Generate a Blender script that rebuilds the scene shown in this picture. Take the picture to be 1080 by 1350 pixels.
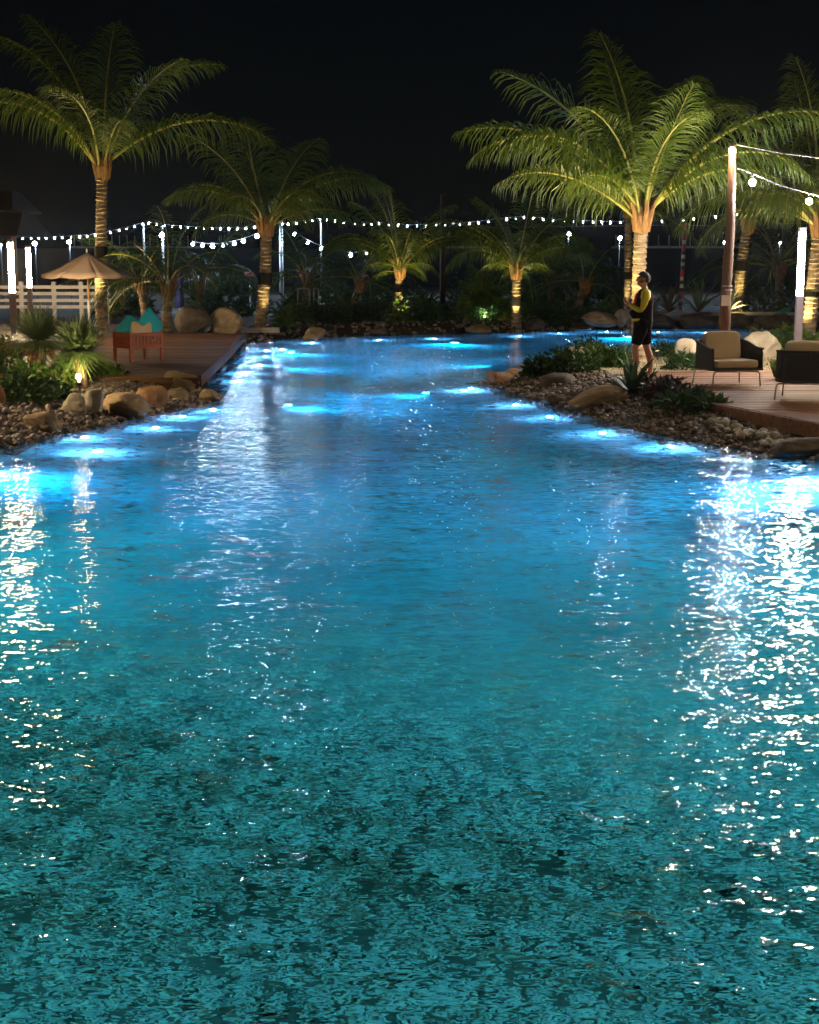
import bpy, bmesh, math, random
import numpy as np
from mathutils import Vector, Matrix, noise

R = math.radians
PI = math.pi
rng = np.random.default_rng(7)
random.seed(7)
for o in list(bpy.data.objects):
    bpy.data.objects.remove(o)
S = bpy.context.scene
C = S.collection

# ------------------------------------------------------------------ camera
CAMH, F, HOR = 2.4, 2000.0, 340.0
TH = math.atan((675 - HOR) / F)
cd = bpy.data.cameras.new('camera')
cd.sensor_fit = 'VERTICAL'; cd.sensor_height = 36.0; cd.lens = 36.0 * F / 1350.0
cd.clip_start = 0.1; cd.clip_end = 3000
cam = bpy.data.objects.new('camera', cd); C.objects.link(cam)
cam.location = (0, 0, CAMH); cam.rotation_euler = (R(90) - TH, 0, 0)
S.camera = cam

# ------------------------------------------------------------------ night sky, moon
w = bpy.data.worlds.new('World'); S.world = w; w.use_nodes = True
nt = w.node_tree; nt.nodes.clear()
sky = nt.nodes.new('ShaderNodeTexSky'); sky.sky_type = 'NISHITA'; sky.sun_disc = False
sky.sun_elevation = R(35); sky.sun_rotation = R(200); sky.altitude = 10
bg = nt.nodes.new('ShaderNodeBackground'); bg.inputs['Strength'].default_value = 0.00045
wo = nt.nodes.new('ShaderNodeOutputWorld')
nt.links.new(sky.outputs[0], bg.inputs[0]); nt.links.new(bg.outputs[0], wo.inputs[0])
sd_ = bpy.data.lights.new('moon', 'SUN'); sd_.energy = 0.012; sd_.angle = R(0.5); sd_.color = (0.8, 0.88, 1.0)
moon = bpy.data.objects.new('moon', sd_); C.objects.link(moon); moon.rotation_euler = (R(50), 0, R(-20))

S.view_settings.view_transform = 'Standard'; S.view_settings.look = 'None'
S.view_settings.exposure = 0.0; S.view_settings.gamma = 1.0; S.view_settings.use_curve_mapping = False
S.render.engine = 'CYCLES'
cy = S.cycles
cy.use_denoising = True
cy.max_bounces = 6; cy.diffuse_bounces = 2; cy.glossy_bounces = 3; cy.transmission_bounces = 4; cy.transparent_max_bounces = 8
cy.caustics_reflective = False; cy.caustics_refractive = False
cy.sample_clamp_indirect = 80.0; cy.sample_clamp_direct = 0.0
cy.use_light_tree = True; cy.use_adaptive_sampling = True; cy.adaptive_threshold = 0.02

# ------------------------------------------------------------------ pixel -> place helpers (photo is 1080 x 1350)
ct, st = math.cos(TH), math.sin(TH)
def ray(px, py):
    u = (px - 540) / F; v = (675 - py) / F
    return Vector((u, ct + v * st, -st + v * ct))
def G(px, py, z=0.0):
    d = ray(px, py); return Vector((0, 0, CAMH)) + d * ((z - CAMH) / d.z)
def D(px, py, y):
    d = ray(px, py); return Vector((0, 0, CAMH)) + d * (y / d.y)

# ------------------------------------------------------------------ materials
def new_mat(name):
    m = bpy.data.materials.new(name); m.use_nodes = True
    t = m.node_tree; t.nodes.clear()
    out = t.nodes.new('ShaderNodeOutputMaterial')
    return m, t, out
def mat(name, c1, c2=None, rough=0.6, scale=6.0, detail=4.0, bump=0.0, bscale=None, metallic=0.0, rand=0.0,
        stretch=(1, 1, 1), transl=0.0, spec=0.5, coord='Object', wet=False):
    m, t, out = new_mat(name)
    p = t.nodes.new('ShaderNodeBsdfPrincipled')
    p.inputs['Roughness'].default_value = rough; p.inputs['Metallic'].default_value = metallic
    p.inputs['Specular IOR Level'].default_value = spec
    tc = t.nodes.new('ShaderNodeTexCoord'); mp = t.nodes.new('ShaderNodeMapping')
    mp.inputs['Scale'].default_value = stretch
    t.links.new(tc.outputs[coord], mp.inputs[0])
    c2 = c2 or tuple(x * 0.7 for x in c1)
    n = t.nodes.new('ShaderNodeTexNoise'); n.inputs['Scale'].default_value = scale; n.inputs['Detail'].default_value = detail
    t.links.new(mp.outputs[0], n.inputs['Vector'])
    cr = t.nodes.new('ShaderNodeValToRGB')
    cr.color_ramp.elements[0].position = 0.32; cr.color_ramp.elements[1].position = 0.68
    cr.color_ramp.elements[0].color = (*c2, 1); cr.color_ramp.elements[1].color = (*c1, 1)
    t.links.new(n.outputs['Fac'], cr.inputs[0])
    col = cr.outputs[0]
    if rand > 0:
        oi = t.nodes.new('ShaderNodeObjectInfo'); hs = t.nodes.new('ShaderNodeHueSaturation')
        mr = t.nodes.new('ShaderNodeMapRange'); mr.inputs[3].default_value = 1 - rand; mr.inputs[4].default_value = 1 + rand
        t.links.new(oi.outputs['Random'], mr.inputs[0]); t.links.new(mr.outputs[0], hs.inputs['Value'])
        t.links.new(col, hs.inputs['Color']); col = hs.outputs[0]
    if wet:                                   # damp dark band where the stone meets the water
        ge = t.nodes.new('ShaderNodeNewGeometry'); sz_ = t.nodes.new('ShaderNodeSeparateXYZ'); t.links.new(ge.outputs['Position'], sz_.inputs[0])
        a_ = t.nodes.new('ShaderNodeMath'); a_.operation = 'MULTIPLY_ADD'; a_.inputs[1].default_value = -0.12; t.links.new(n.outputs['Fac'], a_.inputs[0]); t.links.new(sz_.outputs[2], a_.inputs[2])
        mw = t.nodes.new('ShaderNodeMapRange'); mw.inputs[1].default_value = -0.02; mw.inputs[2].default_value = 0.06; mw.inputs[3].default_value = 0.42; mw.inputs[4].default_value = 1.0; t.links.new(a_.outputs[0], mw.inputs[0])
        vm = t.nodes.new('ShaderNodeVectorMath'); vm.operation = 'SCALE'; t.links.new(col, vm.inputs[0]); t.links.new(mw.outputs[0], vm.inputs['Scale']); col = vm.outputs[0]
        mq = t.nodes.new('ShaderNodeMapRange'); mq.inputs[1].default_value = -0.02; mq.inputs[2].default_value = 0.06; mq.inputs[3].default_value = 0.25; mq.inputs[4].default_value = rough; t.links.new(a_.outputs[0], mq.inputs[0]); t.links.new(mq.outputs[0], p.inputs['Roughness'])
    t.links.new(col, p.inputs['Base Color'])
    if bump > 0:
        n2 = t.nodes.new('ShaderNodeTexNoise'); n2.inputs['Scale'].default_value = bscale or scale * 3; n2.inputs['Detail'].default_value = 6
        t.links.new(mp.outputs[0], n2.inputs['Vector'])
        b = t.nodes.new('ShaderNodeBump'); b.inputs['Strength'].default_value = bump; b.inputs['Distance'].default_value = 0.03
        t.links.new(n2.outputs['Fac'], b.inputs['Height']); t.links.new(b.outputs[0], p.inputs['Normal'])
    sh = p.outputs[0]
    if transl > 0:
        tr = t.nodes.new('ShaderNodeBsdfTranslucent'); t.links.new(col, tr.inputs['Color'])
        mx = t.nodes.new('ShaderNodeMixShader'); mx.inputs[0].default_value = transl
        t.links.new(sh, mx.inputs[1]); t.links.new(tr.outputs[0], mx.inputs[2]); sh = mx.outputs[0]
    t.links.new(sh, out.inputs['Surface'])
    return m
def emit(name, col, strength):
    m, t, out = new_mat(name)
    e = t.nodes.new('ShaderNodeEmission'); e.inputs[0].default_value = (*col, 1); e.inputs[1].default_value = strength
    t.links.new(e.outputs[0], out.inputs['Surface'])
    return m

M = {}
M['soil'] = mat('soil', (0.06, 0.046, 0.032), (0.028, 0.024, 0.018), rough=0.9, scale=2.5, detail=8, bump=0.6, bscale=18)
M['dark_earth'] = mat('dark_earth', (0.016, 0.016, 0.014), (0.01, 0.01, 0.009), rough=0.95, scale=0.5)
M['dark_timber'] = mat('dark_timber', (0.06, 0.035, 0.025), (0.04, 0.02, 0.015), rough=0.8, stretch=(1, 1, 8))
M['sand'] = mat('sand', (0.42, 0.34, 0.22), (0.30, 0.24, 0.15), rough=0.9, scale=3, bump=0.5, bscale=25)
M['stone'] = mat('sandstone', (0.50, 0.37, 0.22), (0.20, 0.145, 0.095), rough=0.8, scale=2.6, detail=9, bump=0.9, bscale=7, rand=0.2, stretch=(1, 1, 1.8), wet=True)
M['stone_pale'] = mat('pale_stone', (0.55, 0.50, 0.40), (0.30, 0.26, 0.2), rough=0.85, scale=2.2, detail=9, bump=0.8, bscale=8, rand=0.12, wet=True)
M['stone_dark'] = mat('dark_stone', (0.17, 0.13, 0.10), (0.07, 0.055, 0.045), rough=0.75, scale=2.2, detail=9, bump=0.9, bscale=8, rand=0.2, wet=True)
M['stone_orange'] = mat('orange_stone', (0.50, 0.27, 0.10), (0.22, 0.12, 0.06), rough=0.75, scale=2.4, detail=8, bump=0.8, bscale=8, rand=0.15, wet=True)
M['pebble'] = mat('pebble', (0.33, 0.27, 0.24), (0.07, 0.052, 0.05), rough=0.55, scale=11.0, detail=2, bump=0.0)
M['shelf_pebble'] = mat('shelf_pebble', (0.37, 0.39, 0.31), (0.25, 0.275, 0.215), rough=0.6, scale=10.0, detail=1)
M['pebble_pale'] = mat('pale_pebble', (0.55, 0.53, 0.50), (0.35, 0.33, 0.31), rough=0.6, scale=6, rand=0.3)
M['deck'] = mat('deck_timber', (0.21, 0.10, 0.058), (0.11, 0.05, 0.03), rough=0.7, spec=0.3, scale=2.2, detail=6, bump=0.25, bscale=14, rand=0.28, stretch=(0.6, 9, 9))
M['deck_r'] = mat('worn_deck_timber', (0.30, 0.15, 0.095), (0.15, 0.07, 0.045), rough=0.75, spec=0.25, scale=2.2, detail=6, bump=0.25, bscale=14, rand=0.25, stretch=(0.6, 9, 9))
M['red_wood'] = mat('red_stained_wood', (0.36, 0.085, 0.035), (0.22, 0.045, 0.02), rough=0.45, scale=4, stretch=(1, 1, 6), bump=0.15)
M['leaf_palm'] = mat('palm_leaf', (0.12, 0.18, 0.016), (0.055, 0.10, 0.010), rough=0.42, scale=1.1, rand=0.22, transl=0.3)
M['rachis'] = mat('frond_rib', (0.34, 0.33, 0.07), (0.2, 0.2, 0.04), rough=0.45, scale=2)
M['leaf_palm_dim'] = mat('dim_palm_leaf', (0.06, 0.12, 0.035), (0.03, 0.07, 0.02), rough=0.45, scale=1.1, rand=0.25, transl=0.25)  # darker copy of the leaf; the unlit palms' dimness put in the colour
M['leaf_spear'] = mat('young_palm_leaf', (0.30, 0.30, 0.05), (0.18, 0.2, 0.03), rough=0.45, scale=2, transl=0.25)
M['trunk'] = mat('palm_trunk', (0.42, 0.32, 0.21), (0.13, 0.09, 0.055), rough=0.85, scale=3.5, detail=8, bump=0.7, bscale=14, stretch=(1, 1, 3))
M['boot'] = mat('palm_fibre', (0.40, 0.22, 0.08), (0.18, 0.09, 0.035), rough=0.8, scale=7, detail=6, bump=0.6, stretch=(3, 3, 1))
M['strap'] = mat('black_strap', (0.005, 0.005, 0.005), rough=0.95, spec=0.1)
M['bush'] = mat('bush_leaf', (0.10, 0.19, 0.03), (0.04, 0.09, 0.018), rough=0.4, scale=3, rand=0.25, transl=0.25)
M['bush_dark'] = mat('dark_bush_leaf', (0.045, 0.105, 0.03), (0.02, 0.05, 0.018), rough=0.4, scale=3, rand=0.3, transl=0.2)
M['bush_purple'] = mat('purple_leaf', (0.09, 0.022, 0.035), (0.035, 0.03, 0.025), rough=0.4, scale=5, rand=0.3, transl=0.15)
M['bush_bluegreen'] = mat('bluegreen_leaf', (0.05, 0.10, 0.07), (0.02, 0.045, 0.035), rough=0.4, scale=5, rand=0.3, transl=0.15)
M['grasstree'] = mat('grass_tree_leaf', (0.16, 0.22, 0.09), (0.07, 0.12, 0.045), rough=0.45, scale=2, rand=0.15, transl=0.15)
M['agave'] = mat('agave_leaf', (0.12, 0.20, 0.13), (0.06, 0.12, 0.075), rough=0.5, scale=2, rand=0.15)
M['brom'] = mat('bromeliad_leaf', (0.16, 0.24, 0.10), (0.09, 0.10, 0.05), rough=0.45, scale=2, rand=0.3)
M['brom_red'] = mat('reddish_bromeliad_leaf', (0.22, 0.13, 0.08), (0.10, 0.11, 0.06), rough=0.45, scale=2, rand=0.3)
M['white_petal'] = mat('white_petal', (0.75, 0.75, 0.68), (0.6, 0.6, 0.5), rough=0.5, transl=0.2)
M['grass'] = mat('grass', (0.10, 0.16, 0.03), (0.05, 0.085, 0.02), rough=0.6, scale=1.5, transl=0.2)
M['bark'] = mat('bark', (0.16, 0.085, 0.05), (0.07, 0.038, 0.024), rough=0.8, scale=4, detail=8, bump=0.6, stretch=(4, 4, 0.7))
M['metal'] = mat('grey_metal', (0.35, 0.34, 0.38), (0.28, 0.27, 0.3), rough=0.4, metallic=0.3)
M['galv'] = mat('galvanised_steel', (0.5, 0.5, 0.5), (0.4, 0.4, 0.4), rough=0.4, metallic=0.4)
M['post_brown'] = mat('brown_grey_paint', (0.22, 0.17, 0.17), (0.18, 0.14, 0.14), rough=0.5)
M['black_metal'] = mat('black_metal', (0.02, 0.02, 0.02), rough=0.4)
M['cream_metal'] = mat('cream_metal', (0.72, 0.68, 0.58), (0.65, 0.6, 0.5), rough=0.4)
M['rope'] = mat('charcoal_rope', (0.035, 0.035, 0.042), (0.02, 0.02, 0.025), rough=0.8, scale=30)
M['cushion'] = mat('beige_canvas', (0.58, 0.46, 0.31), (0.50, 0.39, 0.26), rough=0.9, scale=3, bump=0.2, bscale=60)
M['turq'] = mat('turquoise_canvas', (0.01, 0.46, 0.58), (0.008, 0.38, 0.5), rough=0.8, scale=3, bump=0.15, bscale=40)
M['canopy'] = mat('taupe_canvas', (0.40, 0.30, 0.23), (0.35, 0.26, 0.2), rough=0.9, scale=2, bump=0.1, bscale=50)
M['pole_wood'] = mat('light_wood', (0.5, 0.26, 0.10), (0.4, 0.2, 0.07), rough=0.5, stretch=(3, 3, 0.5))
M['white_paint'] = mat('white_paint', (0.72, 0.70, 0.68), (0.6, 0.58, 0.56), rough=0.5, scale=3)
M['fence_paint'] = mat('weathered_white_paint', (0.30, 0.29, 0.31), (0.22, 0.21, 0.22), rough=0.6, scale=3)
M['red_paint'] = mat('red_paint', (0.55, 0.03, 0.03), (0.45, 0.02, 0.02), rough=0.4)
M['black_paint'] = mat('black_paint', (0.02, 0.02, 0.025), rough=0.4)
M['concrete'] = mat('concrete', (0.42, 0.39, 0.33), (0.3, 0.28, 0.24), rough=0.85, scale=4, bump=0.3)
M['roof'] = mat('clay_roof', (0.022, 0.01, 0.007), (0.014, 0.007, 0.005), rough=0.8, scale=5, bump=0.4, spec=0.05)
M['plaster'] = mat('plaster', (0.5, 0.38, 0.26), (0.42, 0.31, 0.2), rough=0.9, scale=2)
M['blue_cloth'] = mat('blue_cloth', (0.05, 0.07, 0.45), (0.03, 0.04, 0.3), rough=0.7, scale=6)
M['teal_foam'] = mat('teal_foam', (0.10, 0.42, 0.40), rough=0.6)
M['skin'] = mat('skin', (0.46, 0.25, 0.17), (0.40, 0.21, 0.14), rough=0.5, scale=5)
M['hair'] = mat('hair', (0.035, 0.017, 0.010), (0.012, 0.006, 0.004), rough=0.6, scale=40, bump=0.5)
M['cloth_black'] = mat('black_cloth', (0.006, 0.006, 0.012), (0.004, 0.004, 0.008), rough=0.9, spec=0.15)
M['cloth_yellow'] = mat('yellow_cloth', (0.62, 0.56, 0.02), (0.55, 0.48, 0.015), rough=0.6)
M['cloth_red'] = mat('red_cloth', (0.45, 0.04, 0.03), rough=0.6)
M['cable'] = mat('cable', (0.05, 0.05, 0.055), rough=0.5)
M['led'] = emit('warm_led', (1.0, 0.72, 0.40), 400)
M['bulb_far'] = emit('cool_bulb', (0.60, 0.79, 1.0), 1500)
M['bulb_near'] = emit('bright_cool_bulb', (0.52, 0.74, 1.0), 640)
M['bulb_flood'] = emit('cool_globe', (0.86, 0.91, 1.0), 2600)
M['bulb_warm'] = emit('warm_bulb', (1.0, 0.74, 0.44), 620)
M['lens_warm'] = emit('warm_lens', (1.0, 0.75, 0.38), 220)
M['lens_low'] = emit('shielded_lens', (1.0, 0.75, 0.38), 1.2)
M['lens_pool'] = emit('pool_lens', (0.55, 0.75, 1.0), 14)

# water: fresnel mix of a mirror-like and a refracting layer over moving ripples
def water_mat():
    m, t, out = new_mat('pool_water')
    geo = t.nodes.new('ShaderNodeNewGeometry'); tc = t.nodes.new('ShaderNodeTexCoord')
    def vec_noise(scale, detail, amp, rough=0.5, offs=0):
        mp = t.nodes.new('ShaderNodeMapping'); mp.inputs['Location'].default_value = (offs, offs * 2, 0)
        mp.inputs['Scale'].default_value = (0.62, 1.3, 1)
        t.links.new(tc.outputs['Object'], mp.inputs[0])
        n = t.nodes.new('ShaderNodeTexNoise'); n.inputs['Scale'].default_value = scale; n.inputs['Detail'].default_value = detail
        n.inputs['Roughness'].default_value = rough
        t.links.new(mp.outputs[0], n.inputs['Vector'])
        s = t.nodes.new('ShaderNodeVectorMath'); s.operation = 'SUBTRACT'; s.inputs[1].default_value = (0.5, 0.5, 0.5)
        t.links.new(n.outputs['Color'], s.inputs[0])
        k = t.nodes.new('ShaderNodeVectorMath'); k.operation = 'MULTIPLY'; k.inputs[1].default_value = (amp * 0.85, amp * 1.2, 0)
        t.links.new(s.outputs[0], k.inputs[0]); return k.outputs[0]
    a = vec_noise(18.0, 2.5, WAVE_FINE); b = vec_noise(2.6, 2.0, WAVE_BIG, offs=7.3)
    c_ = vec_noise(5.0, 1.5, WAVE_MID, offs=3.1)
    ad0 = t.nodes.new('ShaderNodeVectorMath'); ad0.operation = 'ADD'; t.links.new(a, ad0.inputs[0]); t.links.new(c_, ad0.inputs[1])
    ad = t.nodes.new('ShaderNodeVectorMath'); ad.operation = 'ADD'; t.links.new(ad0.outputs[0], ad.inputs[0]); t.links.new(b, ad.inputs[1])
    ad2 = t.nodes.new('ShaderNodeVectorMath'); ad2.operation = 'ADD'; ad2.inputs[1].default_value = (0, 0, 1)
    t.links.new(ad.outputs[0], ad2.inputs[0])
    nm = t.nodes.new('ShaderNodeVectorMath'); nm.operation = 'NORMALIZE'; t.links.new(ad2.outputs[0], nm.inputs[0])
    fr = t.nodes.new('ShaderNodeFresnel'); fr.inputs['IOR'].default_value = 1.33; t.links.new(nm.outputs[0], fr.inputs['Normal'])
    gl = t.nodes.new('ShaderNodeBsdfGlossy'); gl.inputs['Roughness'].default_value = 0.055; gl.inputs['Color'].default_value = (1, 1, 1, 1)
    t.links.new(nm.outputs[0], gl.inputs['Normal'])
    rf = t.nodes.new('ShaderNodeBsdfRefraction'); rf.inputs['IOR'].default_value = 1.33; rf.inputs['Roughness'].default_value = 0.0
    rf.inputs['Color'].default_value = (0.50, 0.93, 1.0, 1)
    t.links.new(nm.outputs[0], rf.inputs['Normal'])
    mx = t.nodes.new('ShaderNodeMixShader')
    t.links.new(fr.outputs[0], mx.inputs[0]); t.links.new(rf.outputs[0], mx.inputs[1]); t.links.new(gl.outputs[0], mx.inputs[2])
    t.links.new(mx.outputs[0], out.inputs['Surface'])
    return m
WAVE_FINE, WAVE_MID, WAVE_BIG = 0.62, 0.26, 0.14
M['water'] = water_mat()

def pool_mat():
    m, t, out = new_mat('tinted_pool_finish')
    p = t.nodes.new('ShaderNodeBsdfPrincipled'); p.inputs['Roughness'].default_value = 0.7
    tc = t.nodes.new('ShaderNodeTexCoord')
    v = t.nodes.new('ShaderNodeTexVoronoi'); v.inputs['Scale'].default_value = 15.0
    t.links.new(tc.outputs['Object'], v.inputs['Vector'])
    n = t.nodes.new('ShaderNodeTexNoise'); n.inputs['Scale'].default_value = 0.55; n.inputs['Detail'].default_value = 5
    t.links.new(tc.outputs['Object'], n.inputs['Vector'])
    # stones of the shallow shelf; cells also stand in for ripple-refracted light
    cr = t.nodes.new('ShaderNodeValToRGB'); e = cr.color_ramp.elements
    e[0].position = 0.05; e[0].color = (0.22, 0.25, 0.19, 1); e[1].position = 0.95; e[1].color = (0.36, 0.38, 0.30, 1)
    sp = t.nodes.new('ShaderNodeSeparateColor'); t.links.new(v.outputs['Color'], sp.inputs[0]); t.links.new(sp.outputs[0], cr.inputs[0])
    # blue-green of the deep part, hue of the lit water put into the floor
    cr2 = t.nodes.new('ShaderNodeValToRGB'); e = cr2.color_ramp.elements
    e[0].position = 0.3; e[0].color = (0.14, 0.38, 0.42, 1); e[1].position = 0.7; e[1].color = (0.20, 0.50, 0.54, 1)
    t.links.new(n.outputs['Fac'], cr2.inputs[0])
    sx = t.nodes.new('ShaderNodeSeparateXYZ'); t.links.new(tc.outputs['Object'], sx.inputs[0])
    ad = t.nodes.new('ShaderNodeMath'); ad.operation = 'MULTIPLY_ADD'; ad.inputs[1].default_value = 4.0; ad.inputs[2].default_value = -2.0
    t.links.new(n.outputs['Fac'], ad.inputs[0])
    ad2 = t.nodes.new('ShaderNodeMath'); ad2.operation = 'ADD'; t.links.new(sx.outputs[1], ad2.inputs[0]); t.links.new(ad.outputs[0], ad2.inputs[1])
    mr = t.nodes.new('ShaderNodeMapRange'); mr.inputs[1].default_value = 7.5; mr.inputs[2].default_value = 12.0
    t.links.new(ad2.outputs[0], mr.inputs[0])
    mx = t.nodes.new('ShaderNodeMix'); mx.data_type = 'RGBA'
    t.links.new(mr.outputs[0], mx.inputs[0]); t.links.new(cr.outputs[0], mx.inputs[6]); t.links.new(cr2.outputs[0], mx.inputs[7])
    t.links.new(mx.outputs[2], p.inputs['Base Color'])
    t.links.new(p.outputs[0], out.inputs['Surface'])
    return m
M['pool'] = pool_mat()

# ------------------------------------------------------------------ object helpers
def tag(o, label=None, cat=None, group=None, kind=None):
    if label: o['label'] = label
    if cat: o['category'] = cat
    if group: o['group'] = group
    if kind: o['kind'] = kind
    return o
def link(name, me, m=None, parent=None, smooth=True):
    if m is not None and not me.materials:
        me.materials.append(M[m] if isinstance(m, str) else m)
    o = bpy.data.objects.new(name, me); C.objects.link(o)
    if parent: o.parent = parent
    return o
def mesh(name, V, Fc, smooth=True):
    me = bpy.data.meshes.new(name)
    me.from_pydata([tuple(v) for v in V], [], [tuple(f) for f in Fc])
    if smooth: me.polygons.foreach_set('use_smooth', [True] * len(me.polygons))
    me.update(); return me
def np_mesh(name, V, Fc, smooth=True):
    V = np.asarray(V, dtype=np.float32); Fc = np.asarray(Fc, dtype=np.int32); k = Fc.shape[1]
    me = bpy.data.meshes.new(name)
    me.vertices.add(len(V)); me.vertices.foreach_set('co', V.ravel())
    me.loops.add(Fc.size); me.loops.foreach_set('vertex_index', Fc.ravel())
    me.polygons.add(len(Fc)); me.polygons.foreach_set('loop_start', np.arange(0, Fc.size, k, dtype=np.int32))
    me.polygons.foreach_set('use_smooth', np.full(len(Fc), smooth))
    me.update(calc_edges=True); me.validate(); return me
def empty(name, loc=(0, 0, 0), rz=0.0, label=None, cat=None, group=None):
    o = bpy.data.objects.new(name, None); C.objects.link(o); o.location = loc; o.rotation_euler = (0, 0, rz)
    o.empty_display_size = 0.1
    return tag(o, label, cat, group)
def copy_tree(o, parent=None):
    c = o.copy(); C.objects.link(c); c.parent = parent
    for ch in o.children: copy_tree(ch, c)
    return c
class MB:
    def __init__(s): s.V = []; s.F = []
    def box(s, c, d, rz=0.0):
        cx, cy_, cz = c; a, b, h = d[0] / 2, d[1] / 2, d[2] / 2; n = len(s.V); cs, sn = math.cos(rz), math.sin(rz)
        for x, y, z in ((-a, -b, -h), (a, -b, -h), (a, b, -h), (-a, b, -h), (-a, -b, h), (a, -b, h), (a, b, h), (-a, b, h)):
            s.V.append((cx + x * cs - y * sn, cy_ + x * sn + y * cs, cz + z))
        s.F += [tuple(n + i for i in f) for f in ((3, 2, 1, 0), (4, 5, 6, 7), (0, 1, 5, 4), (1, 2, 6, 5), (2, 3, 7, 6), (3, 0, 4, 7))]
        return s
    def tube(s, pts, r, n=6, cap=True):
        pts = [Vector(p) for p in pts]; k0 = len(s.V); m = len(pts)
        rr = r if isinstance(r, (list, tuple)) else [r] * m
        prev = None
        for i, p in enumerate(pts):
            T = (pts[min(i + 1, m - 1)] - pts[max(i - 1, 0)]).normalized()
            ref = prev or (Vector((1, 0, 0)) if abs(T.x) < 0.9 else Vector((0, 1, 0)))
            A = (ref - T * ref.dot(T)).normalized(); prev = A; B = T.cross(A)
            for j in range(n):
                a = 2 * PI * j / n
                s.V.append(p + A * (rr[i] * math.cos(a)) + B * (rr[i] * math.sin(a)))
        for i in range(m - 1):
            for j in range(n):
                a = k0 + i * n + j; b = k0 + i * n + (j + 1) % n
                s.F.append((a, b, b + n, a + n))
        if cap:
            s.F.append(tuple(k0 + j for j in reversed(range(n)))); s.F.append(tuple(k0 + (m - 1) * n + j for j in range(n)))
        return s
    def lathe(s, prof, n=16, c=(0, 0, 0)):
        k0 = len(s.V)
        for r, z in prof:
            for j in range(n):
                a = 2 * PI * j / n; s.V.append((c[0] + r * math.cos(a), c[1] + r * math.sin(a), c[2] + z))
        for i in range(len(prof) - 1):
            for j in range(n):
                a = k0 + i * n + j; b = k0 + i * n + (j + 1) % n; s.F.append((a, b, b + n, a + n))
        s.F.append(tuple(k0 + j for j in reversed(range(n)))); s.F.append(tuple(k0 + (len(prof) - 1) * n + j for j in range(n)))
        return s
    def build(s, name, m, parent=None, smooth=False):
        return link(name, mesh(name, s.V, s.F, smooth), m, parent)

def ico(sub):
    bm = bmesh.new(); bmesh.ops.create_icosphere(bm, subdivisions=sub, radius=1.0)
    V = np.array([v.co[:] for v in bm.verts]); Fc = np.array([[v.index for v in f.verts] for f in bm.faces]); bm.free()
    return V, Fc
ICO1, ICO2, ICO4 = ico(1), ico(2), ico(4)
def sq(v, p): return math.copysign(abs(v) ** p, v)
def pillow_mesh(name, wx, wy, wz, e=0.35, n=20, pinch=0.0):
    V, Fc = [], []
    for i in range(n + 1):
        ph = -PI / 2 + PI * i / n
        for j in range(2 * n):
            la = 2 * PI * j / (2 * n)
            x = sq(math.cos(ph), e) * sq(math.cos(la), e); y = sq(math.cos(ph), e) * sq(math.sin(la), e); z = sq(math.sin(ph), 0.8 if pinch else e)
            if pinch: z *= 1 - pinch * max(abs(x), abs(y)) ** 2
            V.append((x * wx / 2, y * wy / 2, z * wz / 2))
    for i in range(n):
        for j in range(2 * n):
            a = i * 2 * n + j; b = i * 2 * n + (j + 1) % (2 * n); Fc.append((a, b, b + 2 * n, a + 2 * n))
    return mesh(name, V, Fc)

# ------------------------------------------------------------------ pool outline and terrain
left_px = [(-120, 614), (0, 592), (60, 577), (130, 563), (205, 547), (262, 535), (287, 524), (270, 510), (283, 495), (298, 477), (312, 462), (322, 453),
           (365, 447.5), (440, 444), (540, 441), (640, 439), (720, 437), (800, 434), (900, 433), (1010, 433)]
right_px = [(640, 505), (668, 516), (705, 527), (760, 546), (805, 558), (860, 573), (950, 590), (1080, 606), (1200, 628)]
poly = [G(a, b)[:2] for a, b in left_px]
poly += [(13.5, 47.0), (13.0, 37.0), (8.5, 35.6), (6.2, 35.4), (4.2, 35.0), (2.9, 33.6), (2.05, 31.5)]
poly += [G(a, b)[:2] for a, b in right_px]
poly += [(9.5, 15), (10.5, 10), (9.5, 1.6), (-9.5, 1.6), (-10.5, 10), (-9.5, 15.5)]
POLY = np.array(poly)
def sdist(x, y):
    x = np.asarray(x, float); y = np.asarray(y, float)
    P = POLY; Q = np.roll(P, -1, 0); best = np.full(x.shape, 1e9); ins = np.zeros(x.shape, bool)
    for (ax, ay), (bx, by) in zip(P, Q):
        ex, ey = bx - ax, by - ay
        t = np.clip(((x - ax) * ex + (y - ay) * ey) / (ex * ex + ey * ey), 0, 1)
        best = np.minimum(best, np.hypot(x - ax - t * ex, y - ay - t * ey))
        c = ((ay > y) != (by > y))
        xi = ax + (y - ay) * ex / np.where(abs(ey) < 1e-9, 1e-9, ey)
        ins ^= c & (x < xi)
    return np.where(ins, -best, best)
def sstep(a, b, x):
    t = np.clip((x - a) / (b - a), 0, 1); return t * t * (3 - 2 * t)
def wob(x, y):
    return 0.5 * np.sin(x * 1.7 + 2.1 * np.sin(y * 0.6)) * np.sin(y * 1.3 + 1.3 * np.sin(x * 0.8)) + 0.5 * np.sin(x * 4.1 + y * 2.2) * np.sin(y * 3.7 - x)
def height(x, y):
    x = np.asarray(x, float); y = np.asarray(y, float)
    s = sdist(x, y) + 0.12 * wob(x, y)
    out = 0.27 * sstep(-0.1, 1.7, s) + 0.10 * sstep(0, 0.5, s) * (1 - sstep(0.5, 2.2, s)) * 0.4 + 0.02 * wob(x * 1.3, y * 1.3)
    i = -s
    deep = 1.25 - 0.6 * (1 - sstep(7.0, 12.0, y + 1.2 * np.sin(x * 0.7)))
    ins = -(0.42 * (1 - np.exp(-np.maximum(i, 0) / 0.5)) + (deep - 0.42) * sstep(0.9, 4.5, i)) - 0.01 * wob(x * 2, y * 2)
    far = sstep(60, 200, np.hypot(x, y)) * 0.1
    return np.where(s > 0, out + far, ins)
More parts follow.
